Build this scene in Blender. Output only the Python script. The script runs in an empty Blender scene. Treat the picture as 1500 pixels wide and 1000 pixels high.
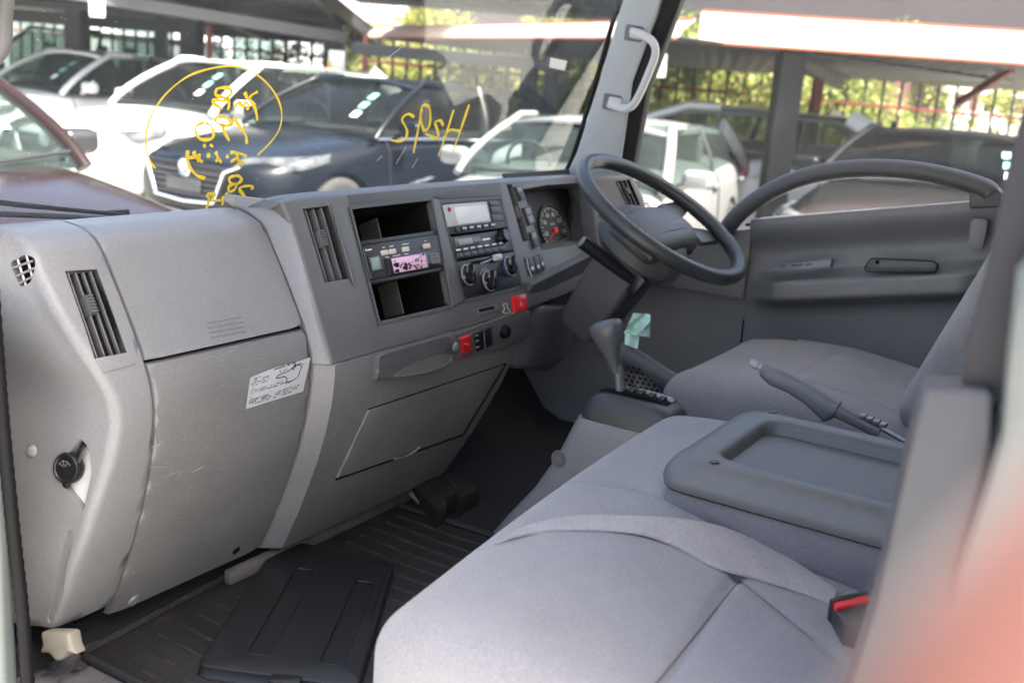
import bpy, bmesh, math, random
import numpy as np
from mathutils import Vector as V, Matrix
from mathutils.bvhtree import BVHTree
random.seed(7); rng = np.random.default_rng(7)
R = math.radians
scn = bpy.context.scene
COL = scn.collection

# ---------------------------------------------------------------- camera, world, sun, exposure
FPX = 1550.0
CAMLOC = V((-0.85, 0.0, 0.95))
_y, _p, _r = R(31.0), R(13.8), R(4.3)
FWD = V((math.cos(_y)*math.cos(_p), math.sin(_y)*math.cos(_p), -math.sin(_p)))
_rt = V((math.sin(_y), -math.cos(_y), 0)); _up = _rt.cross(FWD)
RT = math.cos(_r)*_rt + math.sin(_r)*_up
UP = math.cos(_r)*_up - math.sin(_r)*_rt
FH = V((math.cos(_y), math.sin(_y), 0)); RH = _rt
cam = bpy.data.cameras.new('camera'); camo = bpy.data.objects.new('camera', cam); COL.objects.link(camo)
m = Matrix.Identity(4)
for i in range(3):
    m[i][0] = RT[i]; m[i][1] = UP[i]; m[i][2] = -FWD[i]; m[i][3] = CAMLOC[i]
camo.matrix_world = m
cam.sensor_fit = 'HORIZONTAL'; cam.sensor_width = 36; cam.lens = FPX/1500*36
cam.clip_start = 0.01; cam.clip_end = 600
cam.dof.use_dof = True; cam.dof.focus_distance = 1.75; cam.dof.aperture_fstop = 4.4
scn.camera = camo
SUN_EL, SUN_AZ = R(58), V((0.03, -1.0, 0)).normalized()
w = bpy.data.worlds.new('World'); scn.world = w; w.use_nodes = True
nt = w.node_tree; bg = nt.nodes['Background']
sky = nt.nodes.new('ShaderNodeTexSky'); sky.sky_type = 'NISHITA'; sky.sun_disc = False
sky.sun_elevation = SUN_EL; sky.sun_rotation = math.atan2(SUN_AZ.x, SUN_AZ.y)
sky.air_density = 1.0; sky.dust_density = 6.0; sky.ozone_density = 1.0
nt.links.new(sky.outputs[0], bg.inputs[0]); bg.inputs[1].default_value = 0.11
sl = bpy.data.lights.new('sun', 'SUN'); sl.energy = 4.8; sl.angle = R(0.53); sl.color = (1, .94, .84)
so = bpy.data.objects.new('sun', sl); COL.objects.link(so)
sdir = SUN_AZ*math.cos(SUN_EL) + V((0, 0, math.sin(SUN_EL)))
so.rotation_euler = sdir.to_track_quat('Z', 'Y').to_euler(); so.location = sdir*30
scn.view_settings.view_transform = 'Standard'; scn.view_settings.look = 'None'
scn.view_settings.gamma = 1; scn.view_settings.use_curve_mapping = False
scn.view_settings.exposure = 2.68
scn.cycles.max_bounces = 10; scn.cycles.transparent_max_bounces = 24
scn.cycles.caustics_reflective = False; scn.cycles.caustics_refractive = False

# ---------------------------------------------------------------- measuring helpers (pixel of the 1500x1000 photograph -> point on a real surface)
def ray(px, py): return FWD + RT*((px-750)/FPX) - UP*((py-500)/FPX)
def on(px, py, ax, v):
    d = ray(px, py); i = 'xyz'.index(ax)
    return CAMLOC + d*((v-CAMLOC[i])/d[i])
class Plane:
    def __init__(s, p0, n): s.p0 = V(p0); s.n = V(n).normalized()
    def at(s, px, py, off=0):
        d = ray(px, py); q = s.p0 + s.n*off
        return CAMLOC + d*((q-CAMLOC).dot(s.n)/d.dot(s.n))
    def poly(s, pts, off=0): return [s.at(x, y, off) for x, y in pts]
def ground_at(px, a):           # a metres ahead, in the pixel column px (at the horizon)
    b = (px-750)/FPX*a
    p = CAMLOC + FH*a + RH*b
    return V((p.x, p.y, GZ))
GZ = -0.57

# ---------------------------------------------------------------- materials
MATS = {}
def mat(name, col, rough=.5, metal=0, bump=0, bscale=400, var=0, vscale=6, spec=.5, wear=None, coat=0, emit=None, sheen=0, grain=None):
    if name in MATS: return MATS[name]
    M = bpy.data.materials.new(name); M.use_nodes = True; MATS[name] = M
    t = M.node_tree; b = t.nodes['Principled BSDF']
    b.inputs['Base Color'].default_value = (*col, 1); b.inputs['Roughness'].default_value = rough
    b.inputs['Metallic'].default_value = metal; b.inputs['Specular IOR Level'].default_value = spec
    b.inputs['Coat Weight'].default_value = coat
    if sheen: b.inputs['Sheen Weight'].default_value = sheen
    tc = t.nodes.new('ShaderNodeTexCoord')
    def noise(sc, det=4, ro=.55):
        n = t.nodes.new('ShaderNodeTexNoise'); n.inputs['Scale'].default_value = sc
        n.inputs['Detail'].default_value = det; n.inputs['Roughness'].default_value = ro
        t.links.new(tc.outputs['Object'], n.inputs['Vector']); return n
    cout = None
    if var:
        n = noise(vscale); mr = t.nodes.new('ShaderNodeMapRange')
        mr.inputs['From Min'].default_value = .3; mr.inputs['From Max'].default_value = .7
        mr.inputs['To Min'].default_value = 1-var; mr.inputs['To Max'].default_value = 1+var
        t.links.new(n.outputs[0], mr.inputs[0])
        mx = t.nodes.new('ShaderNodeVectorMath'); mx.operation = 'SCALE'; mx.inputs[0].default_value = col
        t.links.new(mr.outputs[0], mx.inputs['Scale']); cout = mx.outputs[0]
        r2 = t.nodes.new('ShaderNodeMapRange'); r2.inputs['To Min'].default_value = max(0, rough-.08); r2.inputs['To Max'].default_value = min(1, rough+.08)
        t.links.new(n.outputs[0], r2.inputs[0]); t.links.new(r2.outputs[0], b.inputs['Roughness'])
    if wear:                      # (colour, scale, threshold)
        wc, ws, wt = wear
        n = noise(ws, 9, .72); mr = t.nodes.new('ShaderNodeMapRange')
        mr.inputs['From Min'].default_value = wt; mr.inputs['From Max'].default_value = wt+.07
        t.links.new(n.outputs[0], mr.inputs[0])
        mi = t.nodes.new('ShaderNodeMix'); mi.data_type = 'RGBA'
        t.links.new(mr.outputs[0], mi.inputs['Factor'])
        mi.inputs[6].default_value = (*col, 1)
        if cout: t.links.new(cout, mi.inputs[6])
        mi.inputs[7].default_value = (*wc, 1); cout = mi.outputs[2]
    if grain:
        n = noise(grain[0], 3, .7); mr = t.nodes.new('ShaderNodeMapRange')
        mr.inputs['From Min'].default_value = .3; mr.inputs['From Max'].default_value = .7
        mr.inputs['To Min'].default_value = 1-grain[1]; mr.inputs['To Max'].default_value = 1+grain[1]
        t.links.new(n.outputs[0], mr.inputs[0])
        mx = t.nodes.new('ShaderNodeVectorMath'); mx.operation = 'SCALE'; mx.inputs[0].default_value = col
        if cout: t.links.new(cout, mx.inputs[0])
        t.links.new(mr.outputs[0], mx.inputs['Scale']); cout = mx.outputs[0]
    if cout: t.links.new(cout, b.inputs['Base Color'])
    if bump:
        n = noise(bscale, 2); bp = t.nodes.new('ShaderNodeBump'); bp.inputs['Strength'].default_value = bump
        bp.inputs['Distance'].default_value = .002
        t.links.new(n.outputs[0], bp.inputs['Height']); t.links.new(bp.outputs[0], b.inputs['Normal'])
    if emit:
        b.inputs['Emission Color'].default_value = (*emit[0], 1); b.inputs['Emission Strength'].default_value = emit[1]
    return M
def glass(name, tint, refl=.06, dust_haze=.02, hazecol=(.8, .85, .85)):  # pale film mixed into the glass to paint the haze of reflections
    if name in MATS: return MATS[name]
    M = bpy.data.materials.new(name); M.use_nodes = True; MATS[name] = M
    t = M.node_tree; t.nodes.remove(t.nodes['Principled BSDF']); out = t.nodes['Material Output']
    tr = t.nodes.new('ShaderNodeBsdfTransparent'); tr.inputs[0].default_value = (*tint, 1)
    gl = t.nodes.new('ShaderNodeBsdfGlossy'); gl.inputs['Roughness'].default_value = .02
    df = t.nodes.new('ShaderNodeBsdfDiffuse'); df.inputs[0].default_value = (*hazecol, 1)
    tl = t.nodes.new('ShaderNodeBsdfTranslucent'); tl.inputs[0].default_value = (*hazecol, 1)
    ad = t.nodes.new('ShaderNodeMixShader'); t.links.new(df.outputs[0], ad.inputs[1]); t.links.new(tl.outputs[0], ad.inputs[2])
    lw = t.nodes.new('ShaderNodeFresnel'); lw.inputs['IOR'].default_value = 1.3
    ma = t.nodes.new('ShaderNodeMath'); ma.operation = 'MULTIPLY'; ma.inputs[1].default_value = refl/.04*.5
    t.links.new(lw.outputs[0], ma.inputs[0])
    m1 = t.nodes.new('ShaderNodeMixShader'); m2 = t.nodes.new('ShaderNodeMixShader')
    t.links.new(ma.outputs[0], m1.inputs[0]); t.links.new(tr.outputs[0], m1.inputs[1]); t.links.new(gl.outputs[0], m1.inputs[2])
    tc = t.nodes.new('ShaderNodeTexCoord'); n = t.nodes.new('ShaderNodeTexNoise'); n.inputs['Scale'].default_value = 9; n.inputs['Detail'].default_value = 8
    n.inputs['Roughness'].default_value = .7
    t.links.new(tc.outputs['Object'], n.inputs['Vector'])
    mr = t.nodes.new('ShaderNodeMapRange'); mr.inputs['From Min'].default_value = .3; mr.inputs['From Max'].default_value = .75
    mr.inputs['To Min'].default_value = dust_haze*.6; mr.inputs['To Max'].default_value = dust_haze*1.5
    t.links.new(n.outputs[0], mr.inputs[0]); t.links.new(mr.outputs[0], m2.inputs[0])
    t.links.new(m1.outputs[0], m2.inputs[1]); t.links.new(ad.outputs[0], m2.inputs[2])
    t.links.new(m2.outputs[0], out.inputs[0]); return M

DASH = mat('dash_grey_plastic', (.208, .207, .209), .36, bump=.18, bscale=420, var=.06, vscale=5, grain=(260, .10))
DASHW = mat('scuffed_dash_plastic', (.182, .178, .175), .40, bump=.22, bscale=420, var=.09, vscale=7, wear=((.24, .232, .222), 13, .665), grain=(260, .12))
FASC = mat('shaded_dash_plastic', (.108, .106, .107), .40, bump=.18, bscale=420, var=.06, grain=(260, .10))  # same plastic as DASH, darkened for the light falling off across the cab
DARK = mat('dark_grey_plastic', (.078, .078, .080), .5, bump=.3, bscale=420, var=.08, grain=(240, .10))
DOORM = mat('door_grey_plastic', (.185, .185, .188), .5, bump=.2, bscale=420, var=.06, grain=(220, .10))
BLK = mat('black_plastic', (.012, .012, .013), .38, bump=.05, bscale=600)
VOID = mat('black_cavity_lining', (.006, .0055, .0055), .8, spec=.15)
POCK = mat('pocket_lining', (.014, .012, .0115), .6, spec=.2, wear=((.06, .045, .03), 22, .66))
GLOSSB = mat('gloss_black', (.01, .01, .011), .15)
SILV = mat('silver_print', (.55, .55, .56), .35)
CHROME = mat('chrome', (.75, .75, .76), .15, metal=1)
WHITEP = mat('white_plastic', (.70, .69, .66), .5, var=.05)
CREAM = mat('cream_plastic', (.27, .25, .20), .5, var=.08, wear=((.25, .2, .14), 12, .68))
PRINT = mat('white_print', (.75, .75, .75), .6)
INK = mat('black_ink', (.02, .02, .025), .7)
REDP = mat('red_plastic', (.62, .015, .02), .3, coat=.3)
FAB = mat('seat_fabric', (.240, .234, .243), .95, bump=.8, bscale=500, var=.08, vscale=6, grain=(330, .16), spec=.15, sheen=.25)
FABD = mat('seat_fabric_lightened', (.265, .255, .262), .95, bump=.8, bscale=500, var=.10, vscale=6, grain=(300, .16), spec=.15, sheen=.2)  # bench cloth again, lightened to offset the weak light on the driver side
FABT = mat('tray_side_fabric', (.165, .158, .172), .95, bump=.8, bscale=500, var=.08, grain=(330, .14), spec=.15, sheen=.2)
SEAM = mat('seam_crease_shade', (.10, .10, .11), .9)  # dark line that paints the shade in the seat creases
TRAY = mat('tray_plastic', (.098, .102, .107), .42, bump=.3, bscale=450, var=.06, grain=(260, .08))
CONS = mat('console_plastic', (.185, .187, .195), .48, bump=.3, bscale=420, var=.08, grain=(240, .10))
RUB = mat('rubber_mat', (.017, .016, .0155), .6, bump=.4, bscale=300, var=.3, vscale=12, wear=((.045, .038, .03), 13, .58), grain=(150, .35))
CARPET = mat('black_carpet', (.012, .012, .013), 1, bump=.6, bscale=500)
METF = mat('painted_floor_metal', (.12, .12, .125), .4, var=.3, vscale=14, wear=((.03, .028, .025), 10, .52))
TRIM = mat('pillar_trim', (.27, .298, .32), .5, bump=.05, bscale=700, var=.03)
RUBS = mat('rubber_seal', (.006, .006, .007), .6, spec=.2, bump=.1)
BODYP = mat('cab_body_paint', (.11, .125, .122), .35, coat=.3, var=.05)
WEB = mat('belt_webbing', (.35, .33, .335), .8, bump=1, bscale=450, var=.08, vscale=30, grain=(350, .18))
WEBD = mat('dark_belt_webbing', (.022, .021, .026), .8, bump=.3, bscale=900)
YEL = mat('yellow_paint_marker', (.90, .70, .03), .6)
_t = YEL.node_tree; _tl = _t.nodes.new('ShaderNodeBsdfTranslucent'); _tl.inputs[0].default_value = (1, .84, .10, 1); _mx = _t.nodes.new('ShaderNodeMixShader'); _mx.inputs[0].default_value = .6
_t.links.new(_t.nodes['Principled BSDF'].outputs[0], _mx.inputs[1]); _t.links.new(_tl.outputs[0], _mx.inputs[2]); _t.links.new(_mx.outputs[0], _t.nodes['Material Output'].inputs[0])
PAPER = mat('white_paper', (.78, .78, .76), .8)
LINER = mat('roof_lining', (.66, .65, .63), .9, bump=.3, bscale=300)
WSG = glass('windscreen_glass', (.97, .98, .975), .008, .020)
DRG = glass('door_glass', (.95, .965, .96), .02, .014)

# ---------------------------------------------------------------- mesh helpers
class G:
    def __init__(s): s.bm = bmesh.new()
    def add(s, t):
        me = bpy.data.meshes.new('t'); bmesh.ops.recalc_face_normals(t, faces=t.faces[:]); t.to_mesh(me); t.free()
        s.bm.from_mesh(me); bpy.data.meshes.remove(me); return s
    def box(s, c, size, rot=None, bev=0, seg=2):
        t = bmesh.new(); bmesh.ops.create_cube(t, size=1)
        for v in t.verts: v.co = V((v.co.x*size[0], v.co.y*size[1], v.co.z*size[2]))
        if bev: bmesh.ops.bevel(t, geom=t.edges[:], offset=bev, segments=seg, affect='EDGES', profile=.5)
        M = (rot.to_4x4() if rot else Matrix.Identity(4)); M.translation = V(c)
        bmesh.ops.transform(t, matrix=M, verts=t.verts[:]); return s.add(t)
    def prism(s, pts, vec, bev=0, seg=2, bevall=False):
        t = bmesh.new(); vs = [t.verts.new(V(p)) for p in pts]; f = t.faces.new(vs)
        r = bmesh.ops.extrude_face_region(t, geom=[f])
        nv = [e for e in r['geom'] if isinstance(e, bmesh.types.BMVert)]
        bmesh.ops.translate(t, vec=V(vec), verts=nv)
        if bev:
            st = set(vs) | (set(nv) if bevall else set())
            vset = set(vs)
            es = [e for e in t.edges if (e.verts[0] in vset and e.verts[1] in vset)]
            if bevall: es = t.edges[:]
            bmesh.ops.bevel(t, geom=es, offset=bev, segments=seg, affect='EDGES', profile=.5)
        return s.add(t)
    def tube(s, pts, r, n=8, closed=False, flat=1.0, up=None, caps=True):
        pts = [V(p) for p in pts]; N = len(pts)
        rs = r if isinstance(r, (list, tuple)) else [r]*N
        t = bmesh.new(); rings = []; prev = None
        for i, p in enumerate(pts):
            if closed: d = pts[(i+1) % N]-pts[i-1]
            else: d = pts[min(i+1, N-1)]-pts[max(i-1, 0)]
            d.normalize()
            if up is not None: a = (V(up) - d*V(up).dot(d)).normalized()
            elif prev is None:
                a = d.orthogonal().normalized()
            else: a = (prev - d*prev.dot(d)).normalized()
            prev = a; b = d.cross(a)
            rings.append([t.verts.new(p + a*(rs[i]*flat*math.cos(2*math.pi*k/n)) + b*(rs[i]*math.sin(2*math.pi*k/n))) for k in range(n)])
        M = N if closed else N-1
        for i in range(M):
            A, B = rings[i], rings[(i+1) % N]
            for k in range(n): t.faces.new((A[k], A[(k+1) % n], B[(k+1) % n], B[k]))
        if not closed and caps:
            t.faces.new(rings[0][::-1]); t.faces.new(rings[-1])
        return s.add(t)
    def lathe(s, prof, o, ax, n=24, start=None):
        o = V(o); ax = V(ax).normalized(); a = ax.orthogonal().normalized(); b = ax.cross(a)
        t = bmesh.new(); rings = []
        for r, h in prof:
            if r < 1e-6: rings.append([t.verts.new(o+ax*h)])
            else: rings.append([t.verts.new(o+ax*h+(a*math.cos(2*math.pi*k/n)+b*math.sin(2*math.pi*k/n))*r) for k in range(n)])
        for A, B in zip(rings, rings[1:]):
            for k in range(n):
                q = [A[k % len(A)], A[(k+1) % len(A)], B[(k+1) % len(B)], B[k % len(B)]]
                u = []
                for v in q:
                    if v not in u: u.append(v)
                if len(u) > 2: t.faces.new(u)
        if len(rings[0]) > 1: t.faces.new(rings[0])
        if len(rings[-1]) > 1: t.faces.new(rings[-1])
        return s.add(t)
    def grid(s, P, wrap=False):
        t = bmesh.new(); vs = [[t.verts.new(V(p)) for p in row] for row in P]
        for i in range(len(vs)-1):
            for j in range(len(vs[0])-(0 if wrap else 1)):
                k = (j+1) % len(vs[0])
                t.faces.new((vs[i][j], vs[i][k], vs[i+1][k], vs[i+1][j]))
        return s.add(t)
    def solid(s, P, back, bev=0, seg=3):
        """closed slab: front grid P, back = vector or function(point)"""
        t = bmesh.new(); nr, nc = len(P), len(P[0])
        F = [[t.verts.new(V(p)) for p in row] for row in P]
        bf = back if callable(back) else (lambda p: p+V(back))
        B = [[t.verts.new(bf(V(p))) for p in row] for row in P]
        for i in range(nr-1):
            for j in range(nc-1):
                t.faces.new((F[i][j], F[i][j+1], F[i+1][j+1], F[i+1][j])); t.faces.new((B[i][j], B[i+1][j], B[i+1][j+1], B[i][j+1]))
        loop = [(0, j) for j in range(nc)]+[(i, nc-1) for i in range(1, nr)]+[(nr-1, j) for j in range(nc-2, -1, -1)]+[(i, 0) for i in range(nr-2, 0, -1)]
        for k in range(len(loop)):
            a, b = loop[k], loop[(k+1) % len(loop)]
            t.faces.new((F[a[0]][a[1]], B[a[0]][a[1]], B[b[0]][b[1]], F[b[0]][b[1]]))
        if bev:
            fs = {F[a][b] for a, b in loop}
            ls = [(F[loop[k][0]][loop[k][1]], F[loop[(k+1) % len(loop)][0]][loop[(k+1) % len(loop)][1]]) for k in range(len(loop))]
            es = [e for e in (t.edges.get(l) for l in ls) if e]
            bmesh.ops.bevel(t, geom=es, offset=bev, segments=seg, affect='EDGES', profile=.5)
        return s.add(t)
    def rbox(s, c, half, r, n=(10, 10, 6), fn=None):
        """densely meshed rounded box; fn displaces its points"""
        ax = []
        for h, k in zip(half, n):
            rr = min(r, h*.999)
            inner = list(np.linspace(-(h-rr), h-rr, k)) if h-rr > 1e-4 else [0]
            cr = [rr*math.tan(a)/1 for a in np.linspace(math.pi/4, 0, 6)[:-1]]
            ax.append(([-(h-rr)-q for q in cr]+inner+[(h-rr)+q for q in cr[::-1]]))
        t = bmesh.new(); cache = {}
        def vert(p):
            key = tuple(round(q, 5) for q in p)
            if key in cache: return cache[key]
            q = V(); d = V()
            for i in range(3):
                lim = half[i]-min(r, half[i]*.999); q[i] = max(-lim, min(lim, p[i])); d[i] = p[i]-q[i]
            co = q + (d.normalized()*r if d.length > 1e-7 else d)
            cache[key] = t.verts.new(co); return cache[key]
        for a in range(3):
            b, e = (a+1) % 3, (a+2) % 3
            for sgn in (0, -1):
                for i in range(len(ax[b])-1):
                    for j in range(len(ax[e])-1):
                        vs = []
                        for ii, jj in ((i, j), (i+1, j), (i+1, j+1), (i, j+1)):
                            p = [0, 0, 0]; p[a] = ax[a][sgn]; p[b] = ax[b][ii]; p[e] = ax[e][jj]; vs.append(vert(p))
                        if len(set(vs)) == 4:
                            try: t.faces.new(vs)
                            except ValueError: pass
        c = V(c)
        for v in t.verts:
            v.co = v.co + c if fn is None else V(fn(v.co.copy())) + c
        return s.add(t)
    def build(s, name, material, parent=None, label=None, ang=38, kind=None, **kw):
        me = bpy.data.meshes.new(name); s.bm.to_mesh(me); s.bm.free()
        return link(name, me, material, parent, label, ang, kind, **kw)
def link(name, me, material, parent=None, label=None, ang=38, kind=None, cat=None, group=None):
    me.materials.clear(); me.materials.append(material)
    me.polygons.foreach_set('use_smooth', [True]*len(me.polygons)); me.set_sharp_from_angle(angle=R(ang))
    o = bpy.data.objects.new(name, me); COL.objects.link(o)
    if parent:
        o.parent = parent
        o.matrix_parent_inverse = Matrix.Translation(-ORG.get(parent.name, V((0, 0, 0))))
    tag(o, label, cat, group, kind); return o
ORG = {}
def tag(o, label=None, cat=None, group=None, kind=None):
    if label: o['label'] = label
    if cat: o['category'] = cat
    if group: o['group'] = group
    if kind: o['kind'] = kind
def thing(name, label, cat, loc=(0, 0, 0), group=None, kind=None):
    o = bpy.data.objects.new(name, None); COL.objects.link(o); o.location = loc; o.empty_display_size = .05
    ORG[o.name] = V(loc); tag(o, label, cat, group, kind); return o
def cut(o, *gs):
    """boolean-subtract closed shapes from o's mesh (baked into the mesh)"""
    for g in gs:
        me = bpy.data.meshes.new('cutter'); bmesh.ops.recalc_face_normals(g.bm, faces=g.bm.faces[:]); g.bm.to_mesh(me); g.bm.free()
        c = bpy.data.objects.new('cutter', me); COL.objects.link(c)
        md = o.modifiers.new('b', 'BOOLEAN'); md.object = c; md.operation = 'DIFFERENCE'; md.solver = 'EXACT'
        bpy.context.view_layer.update()
        dg = bpy.context.evaluated_depsgraph_get()
        nm = bpy.data.meshes.new_from_object(o.evaluated_get(dg)); o.modifiers.clear()
        old = o.data
        if len(nm.polygons) > 3:
            nm.name = old.name; o.data = nm; nm.set_sharp_from_angle(angle=R(38))
        bpy.data.objects.remove(c); bpy.data.meshes.remove(me)
    return o
def text_mesh(g, s, o, xd, yd, size, depth=.0006, align='CENTER'):
    cu = bpy.data.curves.new('txt', 'FONT'); cu.body = s; cu.size = 1; cu.align_x = align; cu.align_y = 'CENTER'; cu.resolution_u = 2
    ob = bpy.data.objects.new('txt', cu); COL.objects.link(ob); bpy.context.view_layer.update()
    me = bpy.data.meshes.new_from_object(ob.evaluated_get(bpy.context.evaluated_depsgraph_get()))
    bpy.data.objects.remove(ob); bpy.data.curves.remove(cu)
    xd = V(xd).normalized(); yd = V(yd).normalized(); n = xd.cross(yd); o = V(o)
    for v in me.vertices: v.co = o + xd*(v.co.x*size) + yd*(v.co.y*size) + n*depth
    g.bm.from_mesh(me); bpy.data.meshes.remove(me)
def smooth_path(pts, k=6, closed=False):
    pts = [V(p) for p in pts]; N = len(pts); out = []
    for i in range(N if closed else N-1):
        p0 = pts[i-1] if (closed or i > 0) else pts[0]; p1 = pts[i]; p2 = pts[(i+1) % N]
        p3 = pts[(i+2) % N] if (closed or i+2 < N) else pts[-1]
        for j in range(k):
            u = j/k
            out.append(.5*((2*p1)+(p2-p0)*u+(2*p0-5*p1+4*p2-p3)*u*u+(3*p1-p0-3*p2+p3)*u**3))
    if not closed: out.append(pts[-1])
    return out
def sst(a, b, x):
    u = max(0, min(1, (x-a)/(b-a))); return u*u*(3-2*u)
def round_poly(pts, r, n=4):
    pts = [V(p) for p in pts]; out = []
    for i, p in enumerate(pts):
        a = pts[i-1]-p; b = pts[(i+1) % len(pts)]-p
        rr = min(r, a.length*.45, b.length*.45); A = p+a.normalized()*rr; B = p+b.normalized()*rr
        for k in range(n+1):
            u = k/n; out.append(A*(1-u)**2 + p*2*u*(1-u) + B*u*u)
    return out

# ================================================================ CAB SHELL (setting)
# dashboard front profile: height -> forward position
_pz = np.array([.00, .045, .14, .24, .30, .364, .41, .44, .463, .50, .58, .63, .662, .678, .687, .690])
_py = np.array([1.385, 1.352, 1.308, 1.270, 1.252, 1.238, 1.2335, 1.2335, 1.237, 1.2515, 1.298, 1.33, 1.350, 1.368, 1.395, 1.45])
def S(z): return float(np.interp(z, _pz, _py))
def dash_at(px, py, off=0):
    d = ray(px, py); lo, hi = .9, 2.6
    def f(t):
        p = CAMLOC+d*t; return p.y-(S(p.z)-off)
    for _ in range(50):
        mid = (lo+hi)/2
        if f(mid) > 0: hi = mid
        else: lo = mid
    return CAMLOC+d*lo
def prof(z0, z1, n):
    """profile points (y,z) from z0 up to z1, equally spaced along the curve"""
    zz = np.linspace(z0, z1, 200); yy = np.array([S(z) for z in zz])
    L = np.concatenate([[0], np.cumsum(np.hypot(np.diff(zz), np.diff(yy)))]); s = np.linspace(0, L[-1], n)
    return [(float(np.interp(q, L, yy)), float(np.interp(q, L, zz))) for q in s]
FP = Plane((0, 1.2, .438), (0, -1, .45))        # centre fascia plane
FN = FP.n

g = G(); g.box((.88, .65, -.02), (1.84, 1.9, .04)); g.build('cab_floor', METF, kind='structure')
g = G(); g.box((1.36, .75, .003), (.86, 1.36, .006)); g.build('driver_side_carpet', CARPET, kind='structure')
g = G(); g.grid([[(x, y, z) for x in (-.02, 1.80)] for y, z in ((1.36, -.004), (1.44, .03), (1.56, .18), (1.585, .60))])
g.build('firewall', CARPET, kind='structure')
g = G(); g.box((.88, .49, 1.50), (1.84, 1.47, .05), bev=.02); g.build('cab_roof', LINER, kind='structure')
g = G(); g.box((.88, -.17, .74), (1.84, .05, 1.5)); g.build('cab_rear_wall', DOORM, kind='structure')
g = G(); g.box((.88, 1.185, 1.45), (1.84, .10, .10), bev=.03); g.build('windscreen_header', LINER, kind='structure')
g = G(); g.box((1.80, -.02, .74), (.07, .26, 1.5), bev=.02); g.build('rear_door_pillar', DOORM, kind='structure')
g = G(); g.box((.88, 1.62, .30), (1.80, .05, .62)); g.build('front_panel', BODYP, kind='structure')
g = G(); g.grid([[(1.755, y, z) for y in (.87, 1.2, 1.58)] for z in (0, .3, .6)]); g.build('kick_panel', DOORM, kind='structure')
# tunnel riser under the seats
g = G(); g.box((.47, .22, .09), (.92, .74, .18), bev=.02); g.box((1.40, .30, .10), (.5, .7, .2), bev=.02); g.build('seat_riser', CARPET, kind='structure')

# left door opening: hinge pillar, ribbed seal
LP = Plane((-.045, 0, 0), (-1, 0, 0))
g = G(); g.prism(LP.poly([(-260, 330), (-12, 480), (0, 600), (17, 800), (28, 1010), (32, 1100), (-260, 1100)]), (-.03, 0, 0), bev=.006)
hp = g.build('door_hinge_pillar', BODYP); tag(hp, 'pale green painted door pillar at the left edge, chipped along its front', 'door pillar')
pts = smooth_path(LP.poly([(-14, 390), (-4, 520), (6, 640), (20, 780), (33, 900), (42, 1020), (46, 1090)]), 14)
rr = []; 
g = G(); g.tube(pts, [.0085+.0012*(i % 2) for i in range(len(pts))], n=10)
o = g.build('door_seal', RUBS, ang=80); tag(o, 'black ribbed rubber door seal running down the left edge of the dashboard', 'door seal')

# ================================================================ DASHBOARD
dash = thing('dashboard', 'grey plastic truck dashboard with glovebox, air vents and open storage pockets', 'dashboard', (.88, 1.40, .05))
g = G(); pf = prof(.05, .675, 26)
g.solid([[(x, y+.016, z) for x in np.linspace(.125, .56, 6)] for y, z in pf], (0, .05, 0)); g.build('dash_carrier', VOID, dash)
# top pad back to the windscreen
g = G(); g.grid([[(x, y, z-.004) for x in np.linspace(.04, 1.72, 14)] for y, z in ((1.41, .686), (1.45, .684), (1.50, .670), (1.54, .63))]); g.build('top_pad', DASH, dash)
# --- left end panel
CRN = [(-.02, 1020), (85, 938), (110, 842), (138, 728), (152, 648), (154, 590), (132, 532), (100, 458), (72, 380), (66, 362)]
rows = []
zl = [.075]+[q[1] for q in prof(.09, .690, 34)]
cz = np.array([.0, .075, .19, .30, .37, .43, .47, .53, .585, .64, .70]); cx = np.array([.058, .058, .064, .078, .094, .104, .098, .076, .060, .054, .060])
for z in zl:
    xc = float(np.interp(z, cz, cx)); yf = S(z)
    row = [(xc-.055-.01, 1.54, z), (xc-.05, 1.48, z), (xc-.035, 1.42, z), (xc-.022, max(yf+.07, 1.35) if yf < 1.4 else yf+.06, z)]
    r = .022
    row += [(xc-.006, yf+r*1.6, z)]
    for a in np.linspace(0, 1, 6):
        th = a*math.pi/2
        row.append((xc+r*.9-(r*.9)*math.cos(th), yf+r-(r)*math.sin(th), z))
    for x in np.linspace(xc+.045, .1725, 5): row.append((x, yf, z))
    rows.append(row)
g = G(); g.solid(rows, lambda p: p+V((.012, .018, -.004)), bev=.004)
endp = g.build('end_panel', DASH, dash, ang=50)
EPB = BVHTree.FromPolygons([v.co for v in endp.data.vertices], [tuple(p.vertices) for p in endp.data.polygons])
def surf_plane(px, py):
    h = EPB.ray_cast(CAMLOC, ray(px, py).normalized()); n = h[1]
    if n.dot(ray(px, py)) > 0: n = -n
    return Plane(h[0], n)
EP = surf_plane(104, 690); EP0 = surf_plane(34, 396); EP2 = surf_plane(88, 850); EP3 = surf_plane(47, 660)
print('EPn', EP.n, EP0.n, EP2.n, EP3.n)
hexp = [(119, 641), (131, 655), (133, 690), (119, 750), (93, 716), (86, 682)]
c = G(); c.prism([p+EP.n*.04 for p in round_poly(EP.poly(hexp), .008)], -EP.n*.09)
gr = [(22, 378), (44, 374), (51, 386), (48, 410), (30, 420), (18, 398)]
c2 = G(); c2.prism([p+EP0.n*.04 for p in round_poly(EP0.poly([(14, 384), (36, 372), (50, 378), (52, 396), (44, 415), (29, 421)]), .006)], -EP0.n*.10)
c3 = G(); c3.prism([p+EP2.n*.03 for p in round_poly(EP2.poly([(99, 775), (106, 778), (84, 905), (72, 914), (68, 908)]), .006)], -EP2.n*.034)
VTL, VTR, VBR, VBL = (95, 397), (142, 394), (186, 516), (139, 525)
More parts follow.
